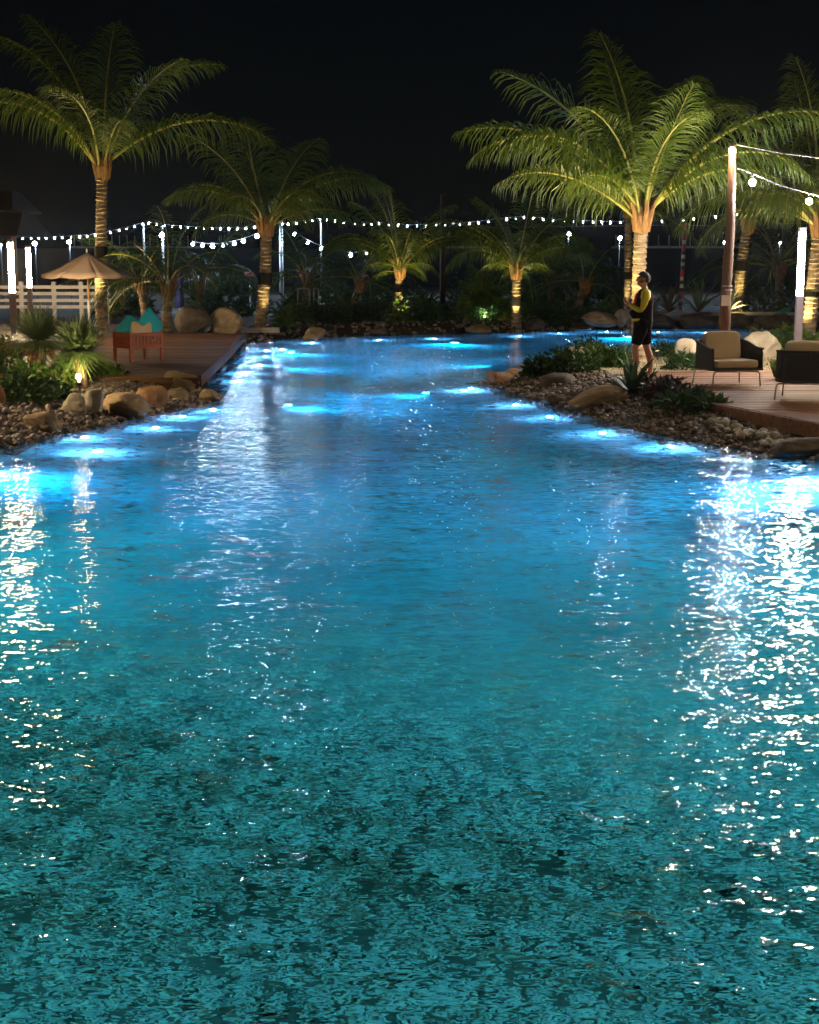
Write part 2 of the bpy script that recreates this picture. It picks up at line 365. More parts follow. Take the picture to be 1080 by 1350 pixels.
def hz(x, y): return float(height(np.array([x]), np.array([y]))[0])
def on(px, py, zg=0.25):
    p = G(px, py, zg)
    for _ in range(4): p = G(px, py, hz(p.x, p.y))
    return p
xs = np.concatenate([-np.geomspace(400, 13, 16), np.arange(-12.5, 14.5, 0.2), np.geomspace(15, 400, 16)])
ys = np.concatenate([np.array([-40, -20, -8, -3]), np.arange(-1, 54, 0.22), np.geomspace(55, 900, 24)])
X, Y = np.meshgrid(xs, ys); Z = height(X, Y); SD = sdist(X, Y)
nx, ny = len(xs), len(ys)
idx = np.arange(nx * ny).reshape(ny, nx)
quads = np.stack([idx[:-1, :-1], idx[:-1, 1:], idx[1:, 1:], idx[1:, :-1]], -1).reshape(-1, 4)
zv = Z.ravel(); inside = (zv[quads].max(1) < -0.1)
allV = np.stack([X.ravel(), Y.ravel(), zv], -1)
def sub(name, qs, m):
    used, inv = np.unique(qs, return_inverse=True)
    o = link(name, np_mesh(name, allV[used], inv.reshape(qs.shape)), m)
    return tag(o, kind='structure')
g = sub('ground', quads[~inside], 'soil'); tag(g, 'dark soil ground round the pool')
pf = sub('pool_floor', quads[inside], 'pool'); tag(pf, 'blue green pool floor with a stony shelf')
me = mesh('water', [(-14, 0.4, 0), (16, 0.4, 0), (16, 53.5, 0), (-14, 53.5, 0)], [(0, 1, 2, 3)], False)
wt = tag(link('water', me, 'water'), 'rippled blue pool water', kind='structure')

# distant dark embankment
mb = MB(); mb.box((0, 121, 1.45), (420, 14, 3.3)); em = tag(mb.build('embankment', 'dark_earth'), kind='structure')

# ------------------------------------------------------------------ timber decks
def deck(name, label, pxpoly, z, bw, m):
    P = [G(a, b, z) for a, b in pxpoly]
    y0 = min(p.y for p in P); y1 = max(p.y for p in P)
    root = empty(name, (sum(p.x for p in P) / len(P), y0, z)); tag(root, label, kind='structure')
    def span(y):
        xs_ = []
        for a, b in zip(P, P[1:] + P[:1]):
            if (a.y > y) != (b.y > y): xs_.append(a.x + (y - a.y) * (b.x - a.x) / (b.y - a.y))
        return (min(xs_), max(xs_)) if len(xs_) > 1 else None
    y = y0 + 0.02
    while y + bw < y1:
        a, b = span(y + 0.003), span(y + bw - 0.003)
        if a and b and a[1] - a[0] > 0.2:
            dz = random.uniform(-0.003, 0.003); h = bw - 0.008
            V = []
            for zz in (-0.035, dz):
                V += [(a[0], 0, zz), (a[1], 0, zz), (b[1], h, zz), (b[0], h, zz)]
            V = [(q[0] - root.location.x, q[1] + y - root.location.y, q[2]) for q in V]
            o = link('plank', mesh('plank', V, [(3, 2, 1, 0), (4, 5, 6, 7), (0, 1, 5, 4), (1, 2, 6, 5), (2, 3, 7, 6), (3, 0, 4, 7)], False), m, root)
        y += bw
    return root
DZ = 0.37
dl = deck('timber_deck', 'red brown timber deck under the parasol', [(-200, 496), (262, 497), (300, 462), (322, 439), (-200, 439)], DZ, 0.19, 'deck')
dr = deck('timber_deck', 'worn timber deck carrying the two rope armchairs', [(836, 503), (866, 511), (950, 533), (1080, 557), (1400, 620), (1400, 487), (1000, 487), (834, 490)], DZ, 0.16, 'deck_r')
# fascia boards
def fascia(root, pts, z0, z1, th, m):
    for (a, b) in zip(pts[:-1], pts[1:]):
        mb = MB(); d = (b - a); L = d.length; c = (a + b) / 2 - root.location
        mb.box((c.x, c.y, (z0 + z1) / 2 - root.location.z), (L, th, z1 - z0), math.atan2(d.y, d.x)); mb.build('fascia_board', m, root)
fascia(dr, [G(866, 511.8, DZ), G(950, 534, DZ), G(1080, 558.3, DZ), G(1400, 622, DZ)], 0.18, 0.367, 0.035, 'deck_r')
fascia(dl, [G(-200, 496.6, DZ), G(262, 497.6, DZ)], 0.18, 0.367, 0.035, 'deck')
fascia(dl, [G(263.5, 497, DZ), G(301.5, 462, DZ), G(323, 439.5, DZ)], 0.2, 0.395, 0.05, 'deck')

# ------------------------------------------------------------------ rocks
def rock_mesh(seed, sx, sy, sz, cuts=10, sharp=20):
    rs = np.random.default_rng(seed); V, Fc = ICO4
    nrm = rs.normal(size=(cuts, 3)); nrm /= np.linalg.norm(nrm, axis=1)[:, None]
    dist = rs.uniform(0.55, 0.95, cuts)
    dots = np.maximum(V @ nrm.T, 0.0) / dist
    r = 1.0 / (np.sum(dots ** sharp, 1) + 0.35) ** (1 / sharp)
    P = V * r[:, None]
    off = rs.uniform(0, 50, 3)
    nz = np.array([noise.fractal(Vector(p * 1.6 + off), 0.9, 2.1, 4) for p in P])
    nb = np.array([noise.noise(Vector(p * 6.0 + off)) for p in P]); nc = np.array([abs(noise.noise(Vector(p * 2.7 - off))) for p in P]); P = P * (1 + 0.12 * nz + 0.045 * nb - 0.10 * np.exp(-nc * 22))[:, None]
    P = P / np.array([np.ptp(P[:, 0]), np.ptp(P[:, 1]), np.ptp(P[:, 2])])
    P[:, 2] -= P[:, 2].min()
    return np_mesh('boulder', P * np.array([sx, sy, sz]), Fc)
rock_n = [0]
def rock(px, pyb, wpx, hpx, m, label, zb=None, group=None, depth=0.8, rz=None, tilt=0.0, sink=0.15):
    rock_n[0] += 1
    p = G(px, pyb, zb) if zb is not None else on(px, pyb)
    sc = p.y / F; sx, sz = wpx * sc, hpx * sc * 1.02
    me = rock_mesh(100 + rock_n[0], sx, sx * depth, sz * (1 + sink))
    o = link('boulder', me, m); o.location = (p.x, p.y + sx * depth * 0.35, p.z - sz * sink)
    o.rotation_euler = (0, tilt, 0)
    return tag(o, label, 'rock', group)
LB = 'rocks along the bank below the parasol deck'
rock(48, 573, 58, 30, 'stone', 'flat tan slab slanting into the water beside submerged light', 0, LB, tilt=0.25)
rock(99, 559, 36, 40, 'stone_pale', 'pale upright boulder below the glowing garden spotlight', 0, LB)
rock(123, 556, 30, 44, 'stone_pale', 'narrow pale boulder squeezed beside upright one at the waterline', 0, LB)
rock(168, 553, 60, 34, 'stone', 'wide low grey tan boulder cluster stone at waterline below deck', 0, LB)
rock(200, 543, 44, 34, 'stone_orange', 'orange tan boulder between pebbles at the deck bank', 0, LB, tilt=-0.15)
rock(238, 522, 54, 30, 'stone', 'large sloping tan boulder leaning against the deck corner', 0.05, LB, tilt=0.3)
rock(233, 536, 34, 24, 'stone', 'rounded tan boulder in front of the large sloping one', 0, LB)
rock(274, 530, 32, 17, 'stone', 'outermost low tan boulder wading off the deck corner', 0, LB)
rock(262, 507, 26, 14, 'stone_dark', 'small dark boulder tucked under the deck corner edge', 0.1, LB)
rock(286, 492, 26, 12, 'stone_dark', 'dark wet stone under the slanting deck edge', 0, LB)
rock(300, 476, 24, 12, 'stone_dark', 'second dark stone farther along slanting deck edge', 0, LB)
rock(313, 462, 20, 11, 'stone_dark', 'farthest dark stone along slanting deck edge by the kerb', 0, LB)
rock(-4, 536, 24, 28, 'stone_orange', 'yellowish boulder end beside the dark hedge shrub', None, LB)
rock(252, 441, 54, 36, 'stone_dark', 'dark pyramid boulder behind the parasol deck', None, 'boulders behind the parasol deck')
rock(295, 440, 44, 34, 'stone', 'upright striped brown boulder behind the parasol deck', None, 'boulders behind the parasol deck')
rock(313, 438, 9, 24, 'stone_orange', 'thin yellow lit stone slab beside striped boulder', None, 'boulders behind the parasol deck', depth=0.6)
FB = 'rocks on the far bank'
rock(415, 449, 32, 17, 'stone', 'tan boulder alone on the far bank beside leaning shrub', 0, FB)
rock(500, 443, 22, 12, 'stone_dark', 'small dim boulder on the far bank before the short lit palm', 0, FB)
rock(632, 441, 36, 13, 'stone', 'low long boulder on far bank waterline before green clump', 0, FB)
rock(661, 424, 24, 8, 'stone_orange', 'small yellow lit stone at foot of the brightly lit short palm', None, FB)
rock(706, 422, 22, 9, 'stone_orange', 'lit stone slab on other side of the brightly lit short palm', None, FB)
rock(705, 437, 32, 17, 'stone_dark', 'brown boulder at waterline under the brightly lit short palm', 0, FB)
rock(794, 430, 50, 19, 'stone', 'long smooth tan boulder on the far bank behind the island', None, FB)
rock(768, 437, 36, 11, 'stone_dark', 'low dark boulder in front of long smooth tan one', 0, FB)
rock(822, 429, 22, 21, 'stone_pale', 'grey slanted boulder on far bank behind the standing man', None, FB)
IS = 'rocks of the planted island'
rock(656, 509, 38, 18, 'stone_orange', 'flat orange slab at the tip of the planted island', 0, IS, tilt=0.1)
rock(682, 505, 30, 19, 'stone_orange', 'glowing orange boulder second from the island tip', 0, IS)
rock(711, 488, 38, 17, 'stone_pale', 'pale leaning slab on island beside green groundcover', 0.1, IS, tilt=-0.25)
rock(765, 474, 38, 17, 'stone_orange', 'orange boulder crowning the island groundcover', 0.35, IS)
rock(739, 519, 56, 26, 'stone_dark', 'brown boulder among pebbles on the island shore', 0.02, IS)
rock(733, 535, 30, 15, 'stone_dark', 'small wet dark boulder at the island waterline', 0, IS)
rock(789, 545, 82, 34, 'stone', 'biggest smooth tan boulder of the island shore', 0, IS, tilt=-0.08)
RB = 'rocks round the armchair deck'
rock(1006, 473, 50, 35, 'stone_pale', 'big pale boulder on the lawn behind the armchair', None, RB)
rock(906, 477, 34, 30, 'stone_pale', 'tan boulder peeking beside armchair back', None, RB)
rock(928, 433, 40, 21, 'stone_dark', 'rounded dark boulder built into far stone wall', 0, RB)
rock(1066, 606, 92, 26, 'stone_dark', 'flat dark wet slab at the waterline below the armchair deck', 0, RB, tilt=-0.12)

# low rough stone wall across the inlet, with a pale kerb on top
wall = empty('stone_wall', G(960, 433), label='low rough stone wall with pale kerb across the inlet', cat='wall')
wx = [850, 893, 950, 1000, 1046, 1092]
for i in range(len(wx) - 1):
    a = G(wx[i], 434); b = G(wx[i + 1], 434); L = b.x - a.x
    o = link('stone', rock_mesh(300 + i, L * 1.06, 0.9, 0.62, 14, 14), 'stone_dark', wall)
    o.location = Vector(((a.x + b.x) / 2, a.y + 0.4, -0.1)) - wall.location
mb = MB(); a = G(855, 433); b = G(1100, 433)
mb.box(((a.x + b.x) / 2 - wall.location.x, a.y + 0.85 - wall.location.y, 0.475), (b.x - a.x, 0.34, 0.11)); mb.build('kerb', 'concrete', wall)
mb = MB(); a = on(311, 437.0); b = on(372, 436)
mb.box(((a.x + b.x) / 2, a.y + 0.3, 0.32), (b.x - a.x, 0.3, 0.14)); kb = mb.build('kerb', 'concrete'); tag(kb, 'short pale lit kerb at the foot of the far palm', 'kerb')

# ------------------------------------------------------------------ pebbles
def scatter_pebbles(name, label, region, n, rmin, rmax, m='pebble', parent=None, base=ICO1, seed=1, bury=0.2, flat=1.0):
    rs = np.random.default_rng(seed)
    x0, x1, y0, y1, test = region
    x = rs.uniform(x0, x1, n); y = rs.uniform(y0, y1, n); s = sdist(x, y); k = test(x, y, s); x, y = x[k], y[k]; n = len(x)
    z = height(x, y)
    V, Fc = base; r = rmin + (rmax - rmin) * rs.random(n) ** 2.2
    sc = r[:, None] * np.stack([rs.uniform(0.8, 1.4, n), rs.uniform(0.8, 1.3, n), rs.uniform(0.5, 0.8, n) * flat], -1)
    a = rs.uniform(0, 2 * PI, n); tl = rs.normal(0, 0.4 * flat, n)
    jit = 1 + 0.12 * rs.normal(size=(n, len(V)))
    P = V[None] * jit[:, :, None] * sc[:, None, :]
    # tilt about x then spin about z
    yy = P[:, :, 1] * np.cos(tl)[:, None] - P[:, :, 2] * np.sin(tl)[:, None]; zz = P[:, :, 1] * np.sin(tl)[:, None] + P[:, :, 2] * np.cos(tl)[:, None]
    xx = P[:, :, 0] * np.cos(a)[:, None] - yy * np.sin(a)[:, None]; yy = P[:, :, 0] * np.sin(a)[:, None] + yy * np.cos(a)[:, None]
    P = np.stack([xx + x[:, None], yy + y[:, None], zz + (z + sc[:, 2] * (0.5 - bury) + rs.uniform(0, 0.5, n) * r * flat)[:, None]], -1)
    Fa = (Fc[None] + (np.arange(n) * len(V))[:, None, None]).reshape(-1, 3)
    o = link(name, np_mesh(name, P.reshape(-1, 3), Fa), m, parent)
    return tag(o, label, kind='stuff')
scatter_pebbles('gravel', 'loose brown pebbles on the bank below the parasol deck', (-7.5, -2.6, 18, 27, lambda x, y, s: (s > -0.25) & (s < 2.6)), 15000, 0.02, 0.062, seed=2)
scatter_pebbles('gravel', 'loose brown pebbles on the island and armchair deck bank', (1.2, 8.5, 15, 32, lambda x, y, s: (s > -0.3) & (s < 1.9)), 19000, 0.02, 0.058, seed=3)
scatter_pebbles('gravel', 'dim pebble strip along the far bank', (-6, 12, 42, 54, lambda x, y, s: (s > -0.2) & (s < 1.9)), 3200, 0.04, 0.11, seed=4)
scatter_pebbles('gravel', 'lit pebbles along near side of the inlet', (3.5, 12.5, 31, 36, lambda x, y, s: (s > -0.2) & (s < 0.9)), 1800, 0.04, 0.10, seed=5)
def shelf(x, y, s): return (s < -0.6) & (np.abs(x) < 0.34 * y + 0.4) & (rng.random(len(x)) > sstep(6.5, 12.5, y + 0.8 * np.sin(x * 1.3)))
scatter_pebbles('shelf_pebbles', 'rounded pebbles set in the shallow pool shelf', (-4.4, 4.4, 3.6, 12.4, shelf), 52000, 0.022, 0.044, 'shelf_pebble', seed=6, bury=0.5, flat=0.11)  # pebbles laid to give the mosaic of rippled, refracted light
# the larger pale stones edging the armchair deck, one by one
er = empty('stone_edging', G(1020, 562, 0.25)); tag(er, 'row of pale rounded stones edging the armchair deck', 'stones')
pv = []
for s_ in range(4):
    rs = np.random.default_rng(900 + s_); V, Fc = ICO2
    P = V * (1 + 0.1 * np.sin(V @ rs.normal(size=3) * 2.2))[:, None] * np.array([1.2, 1.0, 0.72])
    me = np_mesh('pebble', P, Fc); me.materials.append(M['pebble_pale']); pv.append(me)
A0, A1 = G(945, 545, 0.3), G(1100, 578, 0.3)
for i in range(70):
    t_ = random.random(); q = A0.lerp(A1, t_) + Vector((random.uniform(-0.1, 0.1), random.uniform(-0.35, 0.18), 0))
    o = bpy.data.objects.new('pebble', pv[i % 4]); C.objects.link(o); o.parent = er
    r = random.uniform(0.035, 0.068); o.scale = (r, r, r); o.rotation_euler = (random.uniform(-.4, .4), random.uniform(-.4, .4), random.uniform(0, 6))
    o.location = Vector((q.x, q.y, hz(q.x, q.y) + r * 0.5)) - er.location

# ------------------------------------------------------------------ palms
def frond_mesh(L, e0, bend, seed, n=44, ll=0.85, lw=0.05, droop=0.9, mname='leaf_palm', side_bend=0.0):
    rs = random.Random(seed); N = 14; P, T = [], []
    p = Vector((0, 0, 0)); yaw0 = rs.uniform(-0.12, 0.12)
    for i in range(N + 1):
        s = i / N; e = R(e0 - bend * s ** 1.35); yw = yaw0 * s + side_bend * s * s
        t = Vector((math.cos(e) * math.cos(yw), math.cos(e) * math.sin(yw), math.sin(e)))
        P.append(p.copy()); T.append(t); p = p + t * (L / N)
    mb = MB(); mb.tube(P, [0.042 * (1 - 0.86 * i / N) * L / 4 + 0.004 for i in range(N + 1)], 5)
    Z3 = Vector((0, 0, 1))
    for k in range(n):
        s = 0.13 + 0.86 * (k + rs.uniform(-0.3, 0.3)) / (n - 1); s = min(max(s, 0.1), 0.995)
        f = s * N; i = min(int(f), N - 1); u = f - i
        b = P[i].lerp(P[i + 1], u); t = T[i].lerp(T[i + 1], u).normalized()
        S0 = Vector((-t.y, t.x, 0)); S0 = S0.normalized() if S0.length > 1e-4 else Vector((0, 1, 0))
        U = S0.cross(t) * -1.0
        if U.z < 0: U = -U
        for sd in (-1, 1):
            l = ll * max(0.25, math.sin(PI * min(1.0, s * 0.82 + 0.16)) ** 0.7) * rs.uniform(0.82, 1.1) * L / 4
            fw = 0.45 + 0.9 * s * s
            d1 = (S0 * (sd * rs.uniform(0.6, 0.95)) + t * fw + U * rs.uniform(0.0, 0.35)).normalized()
            d2 = (d1 - Z3 * droop * rs.uniform(0.5, 1.0)).normalized()
            d3 = (d2 - Z3 * droop * rs.uniform(0.9, 1.5)).normalized()
            wv = t.cross(d1).cross(d1); wv = t * (lw * 0.5 * L / 4)
            m1 = b + d1 * l * 0.36; m2 = m1 + d2 * l * 0.36; tip = m2 + d3 * l * 0.32
            q = len(mb.V)
            mb.V += [b - wv * .45, b + wv * .45, m1 + wv, m1 - wv, m2 + wv * .75, m2 - wv * .75, tip]
            mb.F += [(q, q + 1, q + 2, q + 3), (q + 3, q + 2, q + 4, q + 5), (q + 5, q + 4, q + 6)]
    me = mesh('frond', mb.V, mb.F, False); me.materials.append(M[mname]); me.materials.append(M['rachis'])
    nr = 5 * N + 2; ix = [1 if i < nr else 0 for i in range(len(me.polygons))]; me.polygons.foreach_set('material_index', ix); return me
ELS = {85: 48, 72: 82, 58: 104, 42: 108, 26: 98, 8: 80, -14: 50}
FR = {}
for fam, mname, nl, ll, dr_ in (('lit', 'leaf_palm', 62, 1.3, 1.35), ('dim', 'leaf_palm_dim', 44, 1.1, 1.2)):
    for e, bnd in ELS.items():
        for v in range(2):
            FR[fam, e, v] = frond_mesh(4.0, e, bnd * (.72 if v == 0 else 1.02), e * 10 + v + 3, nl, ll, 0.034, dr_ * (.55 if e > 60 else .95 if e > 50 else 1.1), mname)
spear_mesh = frond_mesh(3.0, 80, 12, 5, 30, 0.3, 0.05, 0.2, 'leaf_spear')

def trunk_mesh(pts, r0, r1, ring=0.115, sides=12, rough=0.12):
    P = [Vector(p) for p in pts]
    # quadratic curve through three points
    def c(t):
        a, b, d = P; return a * (1 - t) ** 2 + b * (2 * t * (1 - t)) + d * t * t
    L = sum((c((i + 1) / 20) - c(i / 20)).length for i in range(20)); n = max(4, int(L / ring))
    V, Fc, rs = [], [], random.Random(n)
    loops = []
    for i in range(n):
        for q, k in ((0.0, 1 + rough), (0.78, 1 - rough * 0.4), (0.8, 1 - rough)):
            t = (i + q) / n; fl = 1 + 0.45 * max(0, 1 - t * L / 0.45) ** 2
            loops.append((c(t), (r0 + (r1 - r0) * t) * k * fl * rs.uniform(0.98, 1.02), rs.uniform(-0.03, 0.03)))
    loops.append((c(1.0), r1, 0))
    for p, r, tz in loops:
        for j in range(sides):
            a = 2 * PI * j / sides; V.append((p.x + r * math.cos(a), p.y + r * math.sin(a), p.z + r * tz * 6 * math.cos(a)))
    for i in range(len(loops) - 1):
        for j in range(sides):
            a = i * sides + j; b = i * sides + (j + 1) % sides; Fc.append((a, b, b + sides, a + sides))
    return mesh('trunk', V, Fc, False), c
def palm(label, base, top, r0, r1, spec, L, fam='lit', bands=(), group='coconut palms', boots=True, spear=0.0, seed=0, name='palm_tree', bend=0.0):
    rs = random.Random(seed * 7 + 1); base = Vector(base); top = Vector(top)
    root = empty(name, base, label=label, cat='palm tree', group=group)
    tl = top - base; mid = tl * 0.5 + Vector((bend, 0, 0))
    me, c = trunk_mesh([Vector((0, 0, -0.1)), mid, tl], r0, r1)
    link('trunk', me, 'trunk', root)
    if boots:
        mb = MB(); k = r1 / 0.14
        mb.lathe([(r1 * 1.0, -0.36 * k), (r1 * 1.2, -0.2 * k), (r1 * 1.35, 0.04 * k), (r1 * 1.0, 0.25 * k)], 10, tl)
        for i in range(7):
            a = i * 2.4 + rs.random(); d = Vector((math.cos(a), math.sin(a), 0))
            p0 = tl + d * r1 * .9 - Vector((0, 0, 0.28 * k)); p1 = tl + d * r1 * 1.5 + Vector((0, 0, rs.uniform(0.0, 0.2) * k)); p2 = tl + d * r1 * rs.uniform(1.6, 2.3) + Vector((0, 0, rs.uniform(0.25, 0.5) * k))
            mb.tube([p0, p1, p2], [0.07 * k, 0.06 * k, 0.02 * k], 5)
        mb.build('leaf_base', 'boot', root)
    for z0, z1 in bands:
        t0 = (z0 - base.z) / tl.z; t1 = (z1 - base.z) / tl.z
        r_ = r0 + (r1 - r0) * (t0 + t1) / 2
        mb = MB(); mb.tube([c(t0), c((t0 + t1) / 2), c(t1)], r_ * 1.17, 14); mb.build('trunk_strap', 'strap', root)
    if spear:
        o = link('frond', spear_mesh, None, root); o.location = tl; o.scale = (spear,) * 3; o.rotation_euler = (0, 0, rs.uniform(0, 6))
    for az, e, ln in spec:
        o = bpy.data.objects.new('frond', FR[fam, e, rs.randint(0, 1)]); C.objects.link(o); o.parent = root
        az_ = R(az)
        o.location = tl + Vector((math.cos(az_), math.sin(az_), 0)) * r1 * 0.8 + Vector((0, 0, rs.uniform(-0.05, 0.2)))
        k = L / 4 * ln; o.scale = (k, k * rs.choice((-1, 1)), k); o.rotation_euler = (rs.uniform(-0.35, 0.35), rs.uniform(-0.08, 0.08), az_ + rs.uniform(-.12, .12))
    return root
def auto(n, rs, lo=0, az0=0.0):
    es = [85, 72, 72, 58, 58, 42, 42, 26, 26, 8, 8, -14]; out = []
    for i in range(n):
        e = es[min(len(es) - 1, lo + int(i * (len(es) - lo) / n))]
        out.append(((az0 + i * 137.5) % 360, e, rs.uniform(0.85, 1.1)))
    return out
def gz(px, y): return hz(D(px, 400, y).x, y)
def base_at(px, y, dz=0.0):
    p = D(px, 400, y); return Vector((p.x, y, hz(p.x, y) + dz))

# A: tall palm behind the parasol
A_spec = [(180, 58, 1.15), (165, 72, 1.08), (150, 85, 1.05), (85, 85, 1.0), (25, 72, 1.12), (3, 42, 1.15), (330, 72, .9), (235, 72, .85), (195, 58, .9), (60, 58, .75), (300, 58, .65)]
bA = base_at(133, 45)
palm('tallest palm rising behind the parasol, trunk lit from below', bA, D(135, 222, 45), 0.19, 0.15, A_spec, 4.5, bands=[(2.42, 2.75)], seed=1, bend=-0.05)
# B: second palm with spear
B_spec = [(175, 58, .95), (200, 42, .9), (150, 72, 1.0), (95, 85, 1.05), (60, 72, 1.0), (10, 58, 1.15), (-15, 42, 1.15), (-50, 42, .8), (235, 42, .8),
          (170, 26, .7), (0, 26, .8), (310, 26, .65), (120, 58, .9), (40, 42, .9)]
bB = base_at(342, 47)
palm('palm with ringed lit trunk and yellow spear leaf on far bank', bB, D(351, 297, 47), 0.19, 0.16, B_spec, 3.75, bands=[(1.62, 1.97)], spear=0.75, seed=2, bend=0.12)
rs = random.Random(11)
C_spec = [(90, 85, 1.0), (200, 85, .9), (20, 72, 1.0), (150, 72, 1.0), (270, 72, .8), (180, 58, 1.0), (0, 58, 1.05), (45, 58, 1.0), (320, 58, .8), (230, 58, .8), (170, 42, .9), (10, 42, .95), (290, 26, .5), (250, 26, .5), (190, 26, .5), (350, 26, .5), (215, 8, .4), (325, 8, .4), (270, 8, .4)]
bC = base_at(524, 50.5)
palm('short lit palm with one upright frond, bushy shrub at its foot', bC, D(527, 357, 50.5), 0.15, 0.12, C_spec, 2.9, bands=[(1.30, 1.55)], seed=3, spear=0.9)
D_spec = [(80, 85, 1.0), (180, 85, .9), (35, 72, 1.1), (15, 58, 1.1), (150, 72, 1.05), (170, 58, 1.1), (185, 58, 1.2), (120, 58, 1.0), (270, 72, .6), (240, 58, .55), (300, 58, .55), (0, 42, 1.0), (200, 42, .95), (190, 26, .5), (340, 26, .5), (220, 26, .45), (320, 26, .45), (270, 26, .5), (250, 8, .35), (290, 8, .35)]
bD = base_at(681, 50)
palm('short palm with brightest lit trunk, low flat stones at its foot', bD, D(681, 357, 50), 0.16, 0.13, D_spec, 2.9, bands=[(0.88, 1.12)], seed=4, spear=0.6)
E_spec = [(185, 72, 1.2), (172, 58, 1.2), (190, 58, 1.15), (205, 58, 1.05), (200, 42, .95), (120, 85, 1.1), (85, 85, 1.1), (50, 72, 1.05), (15, 72, 1.1), (0, 58, 1.2), (-15, 58, 1.05),
          (240, 72, .9), (300, 72, .8), (355, 42, .8), (140, 58, .9), (280, 85, .8), (220, 42, .7)]
bE = base_at(843, 31.5)
palm('largest bright green palm arching above the standing man', bE, D(846, 288, 31.5), 0.14, 0.13, E_spec, 3.6, seed=5, bend=-0.05)
bH = base_at(828, 51.5)
palm('slender palm trunk glowing yellow beside the largest palm', bH, D(829, 278, 51.5), 0.13, 0.115, auto(14, rs), 3.0, bands=[(1.72, 1.95)], seed=6)
bF = base_at(971, 54)
palm('palm with lit ringed trunk and cut yellow leaf stubs behind stone wall', bF, D(987, 292, 54), 0.2, 0.17, [(120, 85, .95), (60, 85, 1.0), (20, 72, 1.0), (160, 72, 1.0), (170, 58, .95), (0, 58, .9), (270, 72, .8), (80, 58, 1.0), (200, 58, .7), (330, 58, .7)], 3.6, bands=[(1.98, 2.3)], seed=7, spear=0.45, bend=-0.1)
G_spec = [(175, 58, 1.15), (150, 72, 1.1), (120, 85, 1.1), (95, 85, 1.0), (190, 42, 1.1), (205, 42, 1.0), (165, 42, 1.1), (220, 58, .9), (240, 42, .85), (260, 58, .8), (60, 72, 1.0), (20, 58, 1.0), (340, 42, .9), (185, 26, .9), (225, 26, .8), (280, 72, .9), (300, 42, .8), (185, 72, 1.1)]
bG = base_at(1067, 37)
palm('palm with lit trunk standing next to the tall light column', bG, D(1081, 296, 37), 0.17, 0.15, G_spec, 3.7, bands=[(1.5, 1.62)], seed=8, bend=-0.06)

# dim palms in the back garden
BG = 'unlit palms in the back garden'
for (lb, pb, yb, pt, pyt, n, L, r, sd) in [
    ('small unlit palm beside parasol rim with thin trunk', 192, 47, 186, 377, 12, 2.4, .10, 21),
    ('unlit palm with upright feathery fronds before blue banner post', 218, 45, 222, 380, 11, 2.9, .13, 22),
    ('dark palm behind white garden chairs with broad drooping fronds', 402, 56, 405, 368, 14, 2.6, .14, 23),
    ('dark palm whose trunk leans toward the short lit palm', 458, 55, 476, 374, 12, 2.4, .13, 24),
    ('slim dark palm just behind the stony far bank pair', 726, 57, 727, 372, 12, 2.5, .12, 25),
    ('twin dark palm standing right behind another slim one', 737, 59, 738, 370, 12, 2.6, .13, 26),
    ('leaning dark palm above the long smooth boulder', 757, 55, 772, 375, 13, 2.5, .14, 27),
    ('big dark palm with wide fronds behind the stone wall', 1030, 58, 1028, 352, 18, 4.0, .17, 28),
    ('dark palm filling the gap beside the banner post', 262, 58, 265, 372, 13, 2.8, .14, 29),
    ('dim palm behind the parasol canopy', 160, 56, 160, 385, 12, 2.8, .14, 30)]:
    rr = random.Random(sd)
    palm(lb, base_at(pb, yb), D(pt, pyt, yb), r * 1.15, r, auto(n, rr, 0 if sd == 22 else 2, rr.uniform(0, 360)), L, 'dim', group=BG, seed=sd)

# clumping green palms (no trunk)
def clump(label, px, yb, L, n, seed, fam='dim'):
    rr = random.Random(seed); b = base_at(px, yb)
    root = empty('clumping_palm', b, label=label, cat='palm clump', group='clumping palms on the far bank')
    for i in range(n):
        e = rr.choice((85, 72, 72, 58, 58, 42)); o = bpy.data.objects.new('frond', FR[fam, e, i % 2]); C.objects.link(o); o.parent = root
        k = L / 4 * rr.uniform(0.7, 1.1); o.scale = (k, k, k); o.rotation_euler = (rr.uniform(-.1, .1), 0, rr.uniform(0, 2 * PI)); o.location = (rr.uniform(-.25, .25), rr.uniform(-.2, .2), 0)
    return root
clump('feathery green palm clump between thin pole and brightest lit palm', 642, 53, 2.0, 22, 41, 'lit')
clump('low feathery palm clump touching the brightest lit palm', 662, 51.8, 1.4, 14, 42, 'lit')
clump('dim palm clump beside the red banded pole', 850, 55, 1.6, 14, 43)
clump('dim palm clump behind the brightest lit palm trunk', 705, 53, 1.7, 16, 44)

